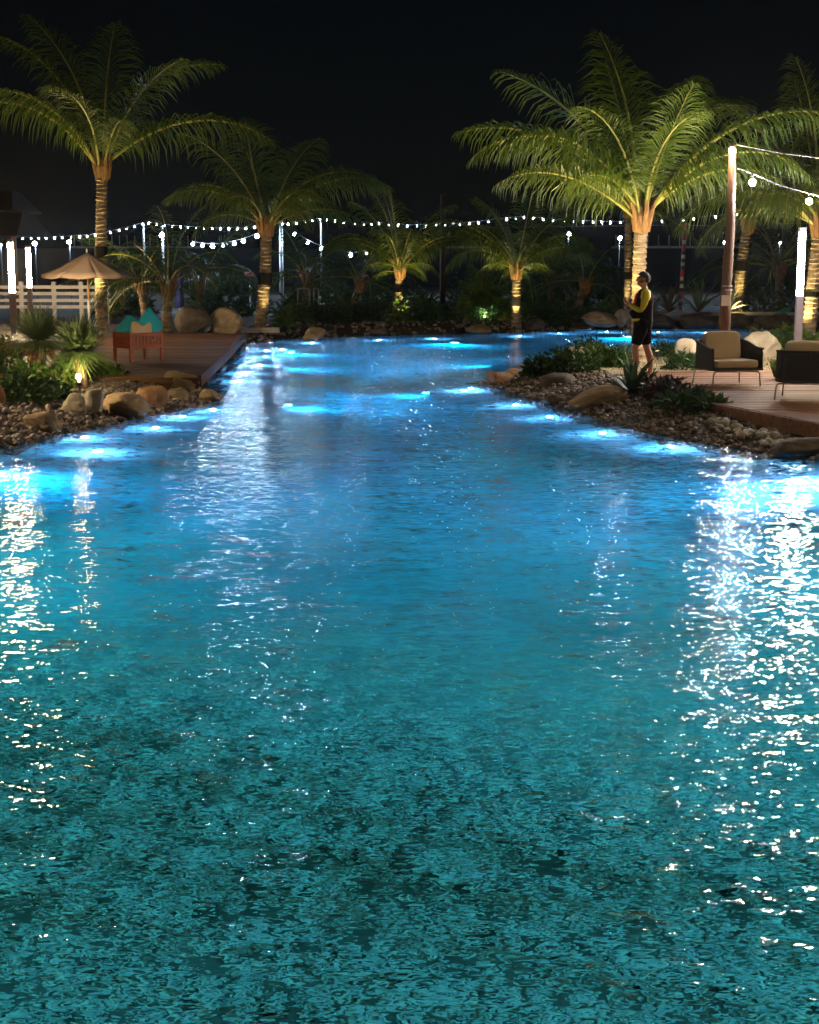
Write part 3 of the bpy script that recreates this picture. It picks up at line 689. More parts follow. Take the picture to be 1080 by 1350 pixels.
# ------------------------------------------------------------------ shrubs
def foliage_mesh(name, n, rx, ry, rz, ll, lw, seed, up=0.5, shell=0.55):
    rs = np.random.default_rng(seed)
    d = rs.normal(size=(n, 3)); d /= np.linalg.norm(d, axis=1)[:, None]; d[:, 2] = np.abs(d[:, 2]) * 1.1 - 0.15
    lump = 1 + 0.22 * np.sin(d @ rs.normal(size=3) * 3.2 + 1) + 0.15 * np.sin(d @ rs.normal(size=3) * 6.0)
    rad = (shell + (1 - shell) * rs.random(n) ** 0.7) * lump
    P = d * rad[:, None] * np.array([rx, ry, rz]); P[:, 2] = np.maximum(P[:, 2], 0.01 + 0.1 * rz * rs.random(n))
    o = d * 0.8 + rs.normal(size=(n, 3)) * 0.55; o[:, 2] += up; o /= np.linalg.norm(o, axis=1)[:, None]
    s = np.cross(o, rs.normal(size=(n, 3))); s /= np.linalg.norm(s, axis=1)[:, None]
    l = ll * rs.uniform(0.6, 1.25, n)[:, None]; w_ = lw * rs.uniform(0.7, 1.2, n)[:, None] / 2
    g_ = np.array([0, 0, -1.0]) * l * 0.28
    a = P; b = P + o * l * 0.45 + s * w_; c = P + o * l * 0.45 - s * w_; t = P + o * l + g_
    V = np.stack([a, b, t, c], 1).reshape(-1, 3)
    return np_mesh(name, V, np.arange(4 * n).reshape(n, 4), False)
def shrub(label, loc, rx, ry, rz, n, ll, lw, m, seed, group=None, name='shrub', cat='shrub'):
    root = empty(name, loc, label=label, cat=cat, group=group)
    link('foliage', foliage_mesh('foliage', n, rx, ry, rz, ll, lw, seed), m, root)
    mb = MB(); rr = random.Random(seed)
    for i in range(5):
        a = rr.uniform(0, 6.28); mb.tube([(0, 0, -.05), (math.cos(a) * rx * .3, math.sin(a) * ry * .3, rz * .4), (math.cos(a) * rx * .6, math.sin(a) * ry * .6, rz * .75)], [.02, .014, .006], 4)
    mb.build('stem', 'bark', root)
    return root
sdn = 500
# far-bank hedge of separate dark shrubs
spots = [(392, 49.5, 30), (412, 50.5, 34), (436, 50, 30), (458, 51, 34), (482, 50.5, 30), (500, 51, 32), (548, 51.5, 34), (566, 51, 26), (590, 52, 28), (612, 51.6, 30), (640, 51, 26),
         (716, 51.5, 34), (738, 52, 30), (760, 51.5, 34), (782, 52, 36), (804, 53, 34)]
for i, (px, yb, hp) in enumerate(spots):
    sdn += 1; h = hp * yb / F * random.uniform(0.9, 1.15)
    shrub('dark leafy shrub in the low hedge along the far bank', base_at(px, yb), 0.5 * random.uniform(.85, 1.2), 0.42, h, 620, .17, .05, 'bush_dark' if i % 3 else 'bush', sdn, 'hedge shrubs on the far bank')
for i, px in enumerate((150, 176, 270, 300, 330, 392, 420, 446, 478, 504, 556, 610, 634, 700, 728, 756, 790, 816, 1000, 1050)):
    yb = 56 + 3 * ((i * 7) % 5) / 5
    shrub('big dark bush of the back hedge beyond the garden palms', base_at(px, yb), .75, .6, random.uniform(1.0, 1.5), 520, .3, .10, 'bush_dark', 700 + i, 'back hedge bushes')
shrub('bright lit leafy shrub at the foot of short palm', base_at(527, 49.9), .42, .36, .7, 260, .24, .07, 'bush', 531)
shrub('lit broad-leaved plant at foot of the ringed palm on far bank', base_at(375, 47.2), .32, .3, .62, 120, .34, .11, 'bush', 532)
# planting bed at the near left
NB = 'shrubs of the bed below the parasol deck'
for i, (lb, px, py, rx, rz, m, n) in enumerate([
    ('bright leafy groundcover shrub lit by the garden spotlight', 72, 515, .42, .42, 'bush', 620),
    ('yellow green shrub right behind the garden spotlight', 125, 503, .34, .34, 'bush', 420),
    ('leafy shrub in dark bed beside red chair', 30, 516, .45, .45, 'bush', 600),
    ('dark dense shrub overhanging the pebble bank', 18, 532, .48, .36, 'bush_dark', 700),
    ('dark low shrub between dense shrub and spotlight', 52, 528, .4, .26, 'bush_dark', 500),
    ('upright light green shrub beside red chair arm', 4, 500, .36, .62, 'bush', 520),
    ('small shrub poking out beside deck front board', 148, 499, .2, .22, 'bush', 160)]):
    p = on(px, py); shrub(lb, (p.x, p.y + .2, p.z), rx, rx * .8, rz, n, .16, .062, m, 560 + i, NB)
# island groundcover
IG = 'groundcover on the island'
for i, (lb, px, py, rx, rz, m, n) in enumerate([
    ('dense dark groundcover mound behind island pebbles', 720, 497, .42, .30, 'bush_dark', 620),
    ('green groundcover mound in front of orange crowning boulder', 752, 494, .5, .42, 'bush_dark', 800),
    ('tall green mound on the island beside the man', 792, 485, .5, .46, 'bush', 700),
    ('small yellowish mound between island and the man', 815, 486, .32, .36, 'bush', 360),
    ('green mound on island crest near orange boulder', 778, 478, .42, .4, 'bush_dark', 520)]):
    p = on(px, py); shrub(lb, (p.x, p.y + .3, p.z), rx, rx * .8, rz, n, .17, .06, m, 580 + i, IG)
for i, (lb, px, py, rx, rz, m, n) in enumerate([
    ('dark strappy shrub on lawn beside the armchair', 905, 489, .32, .24, 'bush_dark', 300),
    ('bright green shrub at foot of the light column', 1010, 468, .26, .42, 'bush', 260),
    ('bright green spiky shrub between column and lit trunk', 1040, 466, .36, .52, 'bush', 360),
    ('small dark plant by inlet with lit pebbles', 876, 472, .22, .26, 'bush_dark', 140),
    ('lit shrub under the trunk beside the light column', 1072, 468, .4, .5, 'bush', 300)]):
    p = on(px, py); shrub(lb, (p.x, p.y + .2, p.z), rx, rx * .8, rz, n, .30, .045, m, 600 + i, 'plants round the lawn')
# low dark plants along the armchair deck front
for i, (px, py, m, rx, rz) in enumerate([(856, 520, 'bush_bluegreen', .24, .24), (870, 526, 'bush_purple', .2, .22), (884, 524, 'bush_purple', .24, .26), (900, 532, 'bush_bluegreen', .26, .2),
                                         (922, 537, 'bush_bluegreen', .24, .16), (940, 541, 'bush_dark', .22, .12), (890, 540, 'bush_dark', .14, .12)]):
    p = on(px, py, .3); shrub(['blue green strappy plant nearest the agave', 'purple leaved plant just past the agave', 'darkest purple plant along the deck front', 'blue green plant before the armchair legs',
                         'low blue green plant at bend of the deck front', 'low dark plant at the end of deck front bed', 'tiny green plant among pebbles'][i], (p.x, p.y, p.z), rx, rx * .8, rz, 130, .26, .05, m, 620 + i, 'bed along the armchair deck')

# strap-leaf rosettes: each leaf a part
def strap_leaf(L, wd, e0, bend, m, fold=0.25, seed=0, n=7):
    V, Fc = [], []; p = Vector((0, 0, 0))
    for i in range(n + 1):
        s = i / n; e = R(e0 - bend * s * s); t = Vector((math.cos(e), 0, math.sin(e))); u = Vector((-math.sin(e), 0, math.cos(e)))
        w_ = wd / 2 * (0.6 + 1.2 * s - 1.0 * s * s) * (1 - s ** 4) + 0.002
        V += [p + Vector((0, -w_, 0)) + u * fold * w_, p - u * 0.012 * (1 - s), p + Vector((0, w_, 0)) + u * fold * w_]
        p = p + t * (L / n)
    for i in range(n):
        a = i * 3; Fc += [(a, a + 1, a + 4, a + 3), (a + 1, a + 2, a + 5, a + 4)]
    me = mesh('leaf', V, Fc); me.materials.append(M[m]); return me
def rosette(name, label, cat, loc, L, wd, n, m, elevs, seed, group=None):
    rr = random.Random(seed); root = empty(name, loc, label=label, cat=cat, group=group)
    vs = {e: strap_leaf(L, wd, e, b, m) for e, b in elevs}
    ks = list(vs)
    for i in range(n):
        e = ks[min(len(ks) - 1, int(i / n * len(ks)))]
        o = bpy.data.objects.new('leaf', vs[e]); C.objects.link(o); o.parent = root
        k = rr.uniform(0.8, 1.12); o.scale = (k, k, k); o.rotation_euler = (rr.uniform(-.15, .15), 0, i * 2.4 + rr.uniform(-.2, .2)); o.location = (0, 0, 0.02)
    return root
p = on(833, 520, .3); rosette('agave', 'big grey green agave at the feet of the man', 'agave', p, .62, .13, 22, 'agave', [(80, 15), (64, 25), (46, 32), (28, 30), (14, 24)], 71)
BRG = 'bromeliads on the stone wall'
rosette('bromeliad', 'reddish grey bromeliad beside the red banded pole', 'bromeliad', D(882, 412, 53), 1.0, .12, 20, 'brom_red', [(76, 30), (55, 50), (34, 50), (18, 40)], 72, BRG)
rosette('bromeliad', 'tall pale green bromeliad between banded pole and log pole', 'bromeliad', D(921, 413, 53), 1.25, .13, 18, 'brom', [(82, 15), (66, 30), (46, 42), (30, 40)], 73, BRG)
rosette('bromeliad', 'bromeliad with creamy leaves behind the log pole', 'bromeliad', D(962, 410, 53), .85, .10, 16, 'white_petal', [(70, 40), (45, 60), (25, 60)], 74, BRG)
rosette('bromeliad', 'small bromeliad tuft at far end of wall beside island', 'bromeliad', D(862, 416, 53), .55, .08, 12, 'brom_red', [(70, 40), (45, 60), (25, 60)], 75, BRG)
rosette('leafy_plant', 'single broad leaved green plant between the two armchairs', 'plant', G(1024, 499, DZ), .36, .17, 7, 'bush', [(82, 15), (66, 40)], 76)

# grass trees: stout trunk under a ball of fine leaves
def grass_tree(label, loc, th, rad, n, seed):
    rs = np.random.default_rng(seed); root = empty('grass_tree', loc, label=label, cat='grass tree', group='grass trees below the parasol deck')
    mb = MB(); mb.tube([(0, 0, -.1), (0.01, 0, th * .5), (0, 0, th)], [.115, .095, .10], 12); mb.build('trunk', 'bark', root)
    d = rs.normal(size=(n, 3)); d[:, 2] = np.abs(d[:, 2]) * 1.15 - 0.32; d /= np.linalg.norm(d, axis=1)[:, None]
    L = rad * rs.uniform(0.8, 1.12, n)[:, None]; s = np.cross(d, np.array([0, 0, 1.0])); s /= np.linalg.norm(s, axis=1)[:, None] + 1e-6
    w_ = .009; o = np.array([0, 0, th]); g_ = np.array([0, 0, -1.0])
    P0 = o + d * .06; P1 = o + d * L * .55 + g_ * L * .015; P2 = o + d * L + g_ * L * .12 * (1 - np.abs(d[:, 2:3]))
    V = np.stack([P0 - s * w_, P0 + s * w_, P1 + s * w_ * 1.2, P1 - s * w_ * 1.2, P2 + s * .002, P2 - s * .002], 1).reshape(-1, 3)
    b = np.arange(n)[:, None] * 6; Fc = np.concatenate([b + np.array([[0, 1, 2, 3]]), b + np.array([[3, 2, 4, 5]])])
    tag(link('leaves', np_mesh('leaves', V, Fc, False), 'grasstree', root), kind='stuff')
p1 = base_at(103, 24.7); grass_tree('full grass tree whose leaves glow above the garden spotlight', p1, .62, .62, 1500, 81)
p2 = base_at(50, 25.4); grass_tree('grass tree in front of the light columns and red chair', p2, .78, .62, 1200, 82)
p3 = base_at(6, 31); 

# lawn blades behind the armchair deck
rs2 = np.random.default_rng(5); n = 9000
gx = rs2.uniform(3.0, 11.5, n); gy = rs2.uniform(28.2, 34.4, n); k = (sdist(gx, gy) > 0.8) & (rs2.random(n) < 0.35 + 0.65 * (np.sin(gx * 2.1 + gy) * np.sin(gy * 1.9 - gx * .7) > -0.1)); gx, gy = gx[k], gy[k]; n = len(gx)
gzv = height(gx, gy); a = rs2.uniform(0, 6.28, n); hh = rs2.uniform(.03, .075, n); lx, ly = rs2.normal(0, .02, n), rs2.normal(0, .02, n)
V = np.stack([np.stack([gx - np.cos(a) * .006, gy - np.sin(a) * .006, gzv], -1), np.stack([gx + np.cos(a) * .006, gy + np.sin(a) * .006, gzv], -1), np.stack([gx + lx, gy + ly, gzv + hh], -1)], 1).reshape(-1, 3)
tag(link('lawn_grass', np_mesh('lawn_grass', V, np.arange(3 * n).reshape(n, 3), False), 'grass'), 'short patchy lawn grass behind the armchair deck', 'grass', kind='stuff')
# sandy strip under that lawn
gx_, gy_ = np.meshgrid(np.linspace(3.6, 12.5, 60), np.linspace(27.9, 34.8, 40)); sd2 = sdist(gx_, gy_)
gz_ = height(gx_, gy_) + 0.012 - 0.25 * sstep(0.5, 0.1, sd2) 
gz_ = np.where(sd2 < 0.55, gz_ - 0.12, gz_)
ii = np.arange(60 * 40).reshape(40, 60); q = np.stack([ii[:-1, :-1], ii[:-1, 1:], ii[1:, 1:], ii[1:, :-1]], -1).reshape(-1, 4)
tag(link('sandy_path', np_mesh('sandy_path', np.stack([gx_.ravel(), gy_.ravel(), gz_.ravel()], -1), q), 'sand'), 'sandy strip behind the armchair deck', kind='structure')

# ------------------------------------------------------------------ furniture
def rope_chair(label):
    root = empty('armchair', label=label, cat='armchair', group='rope armchairs on the worn deck')
    W, Dp = 0.43, 0.40
    path = [(-W, -Dp)]
    for a in np.linspace(180, 90, 7): path.append((-W + .2 + .2 * math.cos(R(a)), Dp - .2 + .2 * math.sin(R(a))))
    for a in np.linspace(90, 0, 7): path.append((W - .2 + .2 * math.cos(R(a)), Dp - .2 + .2 * math.sin(R(a))))
    path.append((W, -Dp))
    # resample
    pts = [Vector((x, y, 0)) for x, y in path]; seg = [(b - a).length for a, b in zip(pts, pts[1:])]; tot = sum(seg)
    def at(t):
        d = t * tot
        for a, b, l in zip(pts, pts[1:], seg):
            if d <= l + 1e-9: return a.lerp(b, max(0, d / l)), (b - a).normalized()
            d -= l
        return pts[-1], (pts[-1] - pts[-2]).normalized()
    def top(y): return .60 + .10 * float(sstep(-.3, .3, y))
    n = 78; mb = MB(); V, Fc = [], []
    for i in range(n):
        p, t = at((i + .5) / n); z0, z1 = .27, top(p.y)
        if i in (0, n - 1): z1 -= .05
        a = math.atan2(t.y, t.x)
        mb.box((p.x, p.y, (z0 + z1) / 2), (.021, .014, z1 - z0), a)
    tag(mb.build('rope_weave', 'rope', root), kind='stuff')
    V, Fc = [], []
    for i in range(61):
        p, t = at(i / 60); nn = Vector((-t.y, t.x, 0)); q = p - nn * -.0 + Vector((0, 0, 0))
        inn = p + Vector((t.y, -t.x, 0)) * .014
        V += [(inn.x, inn.y, .275), (inn.x, inn.y, top(p.y) - .02)]
    for i in range(60): Fc.append((2 * i, 2 * i + 2, 2 * i + 3, 2 * i + 1))
    o = link('shell', mesh('shell', V, Fc), 'rope', root); md = o.modifiers.new('s', 'SOLIDIFY'); md.thickness = .008
    mb = MB(); mb.tube([(at(i / 40)[0].x, at(i / 40)[0].y, top(at(i / 40)[0].y)) for i in range(41)], .016, 8); mb.build('top_rail', 'rope', root, True)
    mb = MB(); mb.tube([(at(i / 40)[0].x, at(i / 40)[0].y, .27) for i in range(41)], .016, 8); mb.tube([(-W, -Dp, .27), (W, -Dp, .27)], .016, 8)
    mb.box((0, 0, .275), (2 * W - .04, 2 * Dp - .06, .03)); mb.build('seat_frame', 'rope', root, False)
    for sx in (-1, 1):
        for sy in (-1, 1):
            mb = MB(); x, y = sx * (W - .03), sy * (Dp - .04)
            mb.tube([(x - sx * .09, y * .95, .235), (x - sx * .03, y, .232), (x, y, .20), (x + sx * .015, y + sy * .01, .0)], .0125, 8); mb.build('leg', 'cream_metal', root, True)
    mb = MB(); mb.tube([(-W + .05, -Dp + .05, .238), (W - .05, -Dp + .05, .238)], .011, 6); mb.tube([(-W + .05, Dp - .05, .238), (W - .05, Dp - .05, .238)], .011, 6)
    mb.tube([(-W + .06, -Dp + .05, .237), (W - .06, Dp - .05, .237)], .009, 6); mb.build('stretcher', 'cream_metal', root, True)
    o = link('seat_cushion', pillow_mesh('seat_cushion', .78, .74, .13, .22), 'cushion', root); o.location = (0, -.03, .355)
    o = link('back_cushion', pillow_mesh('back_cushion', .62, .16, .46, .3), 'cushion', root); o.location = (0, .22, .62); o.rotation_euler = (R(-12), 0, 0)
    return root
ch1 = rope_chair('charcoal rope armchair with beige cushions facing the water')
p = G(960, 508.5, DZ); ch1.location = (p.x, p.y + .15, DZ + .003); ch1.rotation_euler = (0, 0, R(14))
ch2 = copy_tree(ch1); ch2['label'] = 'charcoal rope armchair turned away, its woven back to the water'
p = G(1066, 528, DZ); ch2.location = (p.x + .06, p.y + .3, DZ + .003); ch2.rotation_euler = (0, 0, R(158))

def wood_chair(label):
    root = empty('wooden_armchair', label=label, cat='armchair', group='red wooden armchairs on the parasol deck')
    w, h = .34, .58
    for x in (-w, w):
        for y in (-w, w):
            mb = MB(); mb.box((x, y, h / 2), (.055, .055, h)); mb.build('leg', 'red_wood', root)
    for i, (a, b) in enumerate((((-w, -w), (w, -w)), ((-w, w), (w, w)), ((-w, -w), (-w, w)))):
        L = 2 * w - .06; c = ((a[0] + b[0]) / 2, (a[1] + b[1]) / 2); rz = 0 if a[1] == b[1] else PI / 2
        for z in (h - .04, .30):
            mb = MB(); mb.box((*c, z), (L, .04, .07), rz); mb.build('rail', 'red_wood', root)
        for k in range(8):
            t = (k + .5) / 8 - .5; x = c[0] + (t * L if rz == 0 else 0); y = c[1] + (t * L if rz else 0)
            mb = MB(); mb.box((x, y, (h - .075 + .335) / 2), (.045, .018, h - .41), rz); mb.build('slat', 'red_wood', root)
    mb = MB(); mb.box((0, 0, .28), (2 * w - .06, 2 * w - .06, .035)); mb.build('seat', 'red_wood', root)
    o = link('seat_cushion', pillow_mesh('seat_cushion', .6, .6, .1, .25), 'cushion', root); o.location = (0, 0, .345)
    return root
wc = wood_chair('red slatted wooden armchair piled with turquoise and beige cushions')
p = G(176, 478, DZ); wc.location = (p.x + .02, p.y + .46, DZ + .003); wc.rotation_euler = (0, 0, R(38))
cb = Vector(wc.location)
def cushion(label, off, size, rot, m, mat_e=.3):
    o = link('cushion', pillow_mesh('cushion', size, size, .15, mat_e, pinch=.55), m); o.location = cb + Vector(off); o.rotation_euler = rot
    return tag(o, label, 'cushion', 'cushions on the red wooden armchair')
cushion('turquoise cushion leaning at the rear corner post of armchair', (.26, .06, .74), .50, (R(62), R(52), R(35)), 'turq')
cushion('turquoise cushion slumped low against the armchair side', (-.14, .08, .62), .50, (R(52), R(35), R(-8)), 'turq')
cushion('beige cushion propped behind the red slats', (.10, -.16, .58), .42, (R(74), R(4), R(16)), 'cushion')
wc2 = copy_tree(wc); wc2['label'] = 'red wooden armchair half hidden behind the grass tree'
p = G(30, 489, DZ); wc2.location = (p.x, p.y + .3, DZ + .003); wc2.rotation_euler = (0, 0, R(-20))

# parasol
ps = empty('parasol', base_at(117, 40, 0) , label='taupe eight panel parasol over the timber deck', cat='parasol')
ps.location.z = DZ
apex = D(116, 333, 40).z - DZ; rim = D(116, 361.5, 40).z - DZ; rad = 59 * 40 / F
for k in range(8):
    a0, a1 = R(k * 45 + 22.5), R(k * 45 + 67.5); V, Fc = [], []
    for i in range(7):
        s = max(.012, i / 6)
        for j in range(5):
            u = j / 4; x = math.cos(a0) * (1 - u) + math.cos(a1) * u; y = math.sin(a0) * (1 - u) + math.sin(a1) * u
            z = apex + (rim - apex) * s ** 0.92 - .05 * math.sin(PI * u) * s
            V.append((x * rad * s, y * rad * s, z))
    V += [(v[0] * 1.002, v[1] * 1.002, v[2] - .07) for v in V[-5:]]
    for i in range(7):
        for j in range(4): a = i * 5 + j; Fc.append((a, a + 1, a + 6, a + 5))
    o = link('panel', mesh('panel', V, Fc), 'canopy', ps); md = o.modifiers.new('s', 'SOLIDIFY'); md.thickness = .006
    mb = MB(); am = a0; mb.tube([(0.02 * math.cos(am), 0.02 * math.sin(am), apex - .03), (rad * .97 * math.cos(am), rad * .97 * math.sin(am), rim + .0)], .010, 5); mb.build('rib', 'pole_wood', ps)
mb = MB(); mb.tube([(0, 0, 0), (0, 0, apex)], .028, 10); pp_ = mb.build('pole', 'pole_wood', ps, True)
mb = MB(); mb.lathe([(.0, -.02), (.03, 0), (.022, .05), (.032, .08), (.0, .11)], 10, (0, 0, apex)); mb.build('finial', 'white_paint', pp_, True)
mb = MB(); mb.lathe([(.26, 0), (.26, .05), (.05, .09), (.045, .3)], 20); mb.build('base', 'concrete', ps)
mb = MB(); mb.tube([(0, 0, .32), (0, 0, .95)], .033, 10); mb.build('pole_sleeve', 'white_paint', pp_, True)

# white rail fence
fr = empty('rail_fence', base_at(60, 49.5), label='whitewashed four rail timber fence behind the parasol', cat='fence')
for px in (-10, 28, 71, 107, 140):
    q = D(px, 377, 49.5); mb = MB(); h = 1.62 - .25; mb.box((q.x - fr.location.x, 0, h / 2), (.13, .13, h)); mb.build('post', 'fence_paint', fr)
a, b = D(-20, 377, 49.5).x - fr.location.x, D(146, 377, 49.5).x - fr.location.x
for py in (378.5, 387, 396, 404.5):
    z = D(70, py, 49.5).z - fr.location.z; mb = MB(); mb.box(((a + b) / 2, -.082, z), (b - a, .035, .105)); mb.build('rail', 'fence_paint', fr)

# light columns
def column(label, px, yb, z_on, ptop, pled0, pled1, wd=.13):
    q = D(px, 400, yb); root = empty('light_column', (q.x, yb, z_on), label=label, cat='light column', group='warm light columns')
    zt = D(px, ptop, yb).z - z_on; z1 = D(px, pled0, yb).z - z_on; z0 = D(px, pled1, yb).z - z_on
    mb = MB(); mb.box((0, 0, z0 / 2), (wd, wd, z0)); pt_ = mb.build('post', 'post_brown', root)
    mb = MB(); mb.box((0, 0, (zt + z1) / 2), (wd, wd, zt - z1)); mb.build('cap', 'post_brown', pt_)
    mb = MB(); mb.box((0, 0, (z0 + z1) / 2), (wd * .82, wd * .82, z1 - z0 - .004)); mb.build('light_tube', 'led', root)
    mb = MB(); mb.box((0, 0, .012), (wd * 1.7, wd * 1.7, .02)); mb.build('base_plate', 'post_brown', pt_)
column('warm light column rising behind the grass tree', 17, 36, DZ, 316, 320, 386)
column('warm light column beside the whitewashed fence', 40, 46, .27, 324, 327, 379)
column('added warm light column, out of view on the bank past the yellowish boulder', -185, 21.5, .27, 262, 268, 390)  # unseen column, added to light the left bank and deck
column('warm light column beside lit palm trunk above armchair', 1054, 29.5, .27, 300, 306, 390, .125)

# log pole with warm bulb and two cables
lp = empty('log_pole', base_at(957, 28), label='leaning brown log pole topped by a warm bulb', cat='pole')
q = D(966, 188, 28) - lp.location
mb = MB(); mb.tube([(0, 0, -.1), q * .33 + Vector((-.015, 0, 0)), q * .66 + Vector((.02, 0, 0)), q], [.105, .1, .085, .065], 12); mb.build('log', 'bark', lp, True)
bq = D(964.5, 199, 27.9) - lp.location
V, Fc = ICO2; o = link('bulb', np_mesh('bulb', V * .06, Fc), 'bulb_warm', lp); o.location = bq + Vector((-.0, -.06, 0))
mb = MB(); mb.tube([bq + Vector((0, -.06, .06)), bq + Vector((0, -.06, .16)), bq + Vector((.02, .1, .2))], .03, 8); mb.build('lamp_holder', 'black_metal', lp)
mb = MB(); z = D(955, 380, 28).z - lp.location.z
for dz in (-.03, .04):
    mb.tube([(q * (z / q.z)) + Vector((0, 0, dz - .012)), (q * (z / q.z)) + Vector((0, 0, dz + .012))], .104, 12)
mb.build('band', 'galv', lp)
z = D(955, 396, 28).z - lp.location.z; mb = MB(); mb.box((q.x * z / q.z - .045, -.145, z), (.13, .09, .19)); mb.build('junction_box', 'white_paint', lp)
# globes on the log pole's cable; the warm unseen ones are added fill
def cable_obj(name, label, pts, r, cat='cable', group=None, m='cable'):
    mb = MB(); mb.tube(pts, r, 5); return tag(mb.build(name, m), label, cat, group)
P1 = D(966, 190, 28)
cable_obj('overhead_cable', 'upper bare cable stretched from the log pole top', [P1, D(1030, 202, 28), D(1110, 212, 28), D(1250, 215, 28)], .007, m='metal')
sl = empty('hanging_globe_lights', D(975, 222, 28), label='bright white globes on the lower cable from log pole, with added unseen warm ones', cat='string lights')
pts = [D(973, 222, 28), D(992, 229, 28), D(1030, 245, 28), D(1067, 255, 28), D(1110, 268, 28), Vector((9.0, 27.2, 3.9)), Vector((8.2, 24.5, 3.9)), Vector((7.2, 19.5, 3.75)), Vector((6.4, 15, 4.0)), Vector((6.0, 12, 4.4))]
mb = MB(); mb.tube([p_ - sl.location for p_ in pts], .007, 5); mb.build('cable', 'metal', sl)
gb = [(D(992, 240.5, 28), D(992, 229, 28)), (D(1067, 265.5, 28), D(1067, 255, 28))] + [(Vector(v) - Vector((0, 0, .22)), Vector(v)) for v in ((9.0, 27.2, 3.9), (8.2, 24.5, 3.9), (7.2, 19.5, 3.75), (6.4, 15, 4.0))]
for i_, (b, c) in enumerate(gb):
    b = b - sl.location; c = c - sl.location
    V, Fc = ICO2; o = link('bulb', np_mesh('bulb', V * (.058 if i_ in (0, 1) else .078), Fc), 'bulb_flood' if i_ < 2 else 'bulb_warm', sl); o.location = b
    mb = MB(); mb.tube([b + Vector((0, 0, .1)), c], .02, 6); mb.build('lamp_holder', 'black_metal', sl)

# string lights
V, Fc = ICO1; bulb_far = np_mesh('bulb', V * .036, Fc); bulb_far.materials.append(M['bulb_far'])
bulb_near = np_mesh('bulb', V * .075, Fc); bulb_near.materials.append(M['bulb_near'])
def string(label, pts, yd, bm_, drop, r=.012):
    root = empty('string_lights', D(pts[0][0], pts[0][1], yd), label=label, cat='string lights', group='cool white string lights')
    W_ = [D(px, py, yd) - root.location for px, py in pts]
    mb = MB(); mb.tube([p_ + Vector((0, 0, drop)) for p_ in W_], r, 4); mb.build('cable', 'cable', root)
    for p_ in W_:
        o = bpy.data.objects.new('bulb', bm_); C.objects.link(o); o.parent = root; o.location = p_; k_ = random.uniform(.55, 1.2); o.scale = (k_, k_, k_)
    return root
farL = [(-8, 313), (30, 314.5), (41, 314.3), (51, 314), (61, 314), (72, 314), (82, 314), (94, 313), (105, 312.5), (115, 312), (126, 310.5), (146, 307), (157, 304), (167, 302), (177.5, 299), (188, 295.8)]
farM = [(196, 295), (207, 296.5), (217, 298), (227, 299), (238, 300), (248, 300.6), (259, 301), (269, 301.7), (280, 302), (291, 302), (302, 302), (313, 301.8), (324, 301.4), (336, 300.3), (347, 299), (359, 297.8), (380, 296), (391, 295), (401.6, 293), (412, 291.5), (422, 289.8)]
farN = [(431, 290.6), (442, 292), (453, 294), (468, 295), (479, 296), (490, 296), (500, 295.5), (513, 296.6), (525, 297.6), (537, 298.2), (550, 298.6), (562, 298.2), (575, 297.6), (587, 297.3), (598, 297), (606, 296), (619, 295), (631, 294), (644, 292.6), (657, 291), (668, 289.6), (680, 288.2), (691, 287)]
farR = [(703, 288.6), (716, 290), (729, 291.2), (743, 292), (756, 292.7), (769, 293), (782, 293.4), (794, 293.7), (805, 294), (818, 294), (832, 294), (845, 293.6), (859, 293), (873, 292.4), (887, 291.5), (901, 290.5), (915, 289), (930, 287.6), (943.5, 286.4), (958, 285), (972, 283)]
farS = [(986, 282.3), (1000, 282), (1014, 282), (1028, 282), (1043, 282.2), (1058, 282.6), (1073, 283), (1090, 283.4)]
string('long dotted light string ending at thin far pole above parasol', farL, 86, bulb_far, .1)
string('far light string sagging between two thin far poles', farM, 86, bulb_far, .1)
string('far light string behind the two short lit palms', farN, 86, bulb_far, .1)
string('far light string behind the largest palm and banded pole', farR, 86, bulb_far, .1)
string('far light string behind the light column above armchair', farS, 86, bulb_far, .1)
string('bright sagging string hung to the white pole by ringed palm', [(254, 322), (267, 324), (280.5, 324.6), (294, 324), (309, 321), (321, 318), (339, 311.5), (355, 304), (371, 296)], 62, bulb_near, .11)
string('bright string dipping from the white pole toward short lit palm', [(388, 309), (406, 320), (423.5, 328), (462.5, 336.5), (483.5, 334)], 62, bulb_near, .11)
def lamp_post(label, px, y_, pt, pb, m='galv', r=.05, bulb=None, br=.085, name='thin_pole', cat='pole', group=None, bm_=None):
    b = D(px, pb, y_); t = D(px, pt, y_); root = empty(name, b, label=label, cat=cat, group=group)
    h = t.z - b.z; mb = MB(); mb.tube([(0, 0, 0), (0, 0, h)], [r * 1.1, r * .85], 10); pt_ = mb.build('post', m, root, True)
    mb = MB(); mb.tube([(0, 0, h), (0, 0, h + r * .6)], [r * 1.2, r * .6], 10); mb.build('cap', m, pt_)
    if bulb:
        V, Fc = ICO1; o = link('bulb', np_mesh('bulb', V * br, Fc), bulb, root); o.location = (0, -r - br, (D(px, bm_, y_).z - b.z) if bm_ else h - .1)
    return root
def groundpy(y_, z=.27): return HOR + F * (CAMH - z) / y_
lamp_post('white pole carrying the bright strings beside ringed palm', 372, 62, 292, groundpy(62), r=.085)
lamp_post('pale pole with bright lamp above the feathery unlit palm', 217, 63, 298, groundpy(63), r=.06, bulb='bulb_near', br=.11, bm_=310)
lamp_post('thin far pole where the left dotted string ends', 192, 86, 294, groundpy(86), r=.05)
lamp_post('thin far pole between far strings near the short lit palm', 424, 86, 288.5, groundpy(86), r=.05)
lamp_post('bare brown pole standing between the two short lit palms', 583.5, 57, 258, groundpy(57), 'bark', .10, name='bare_pole')
DL = 'bright distant lamps on short poles'
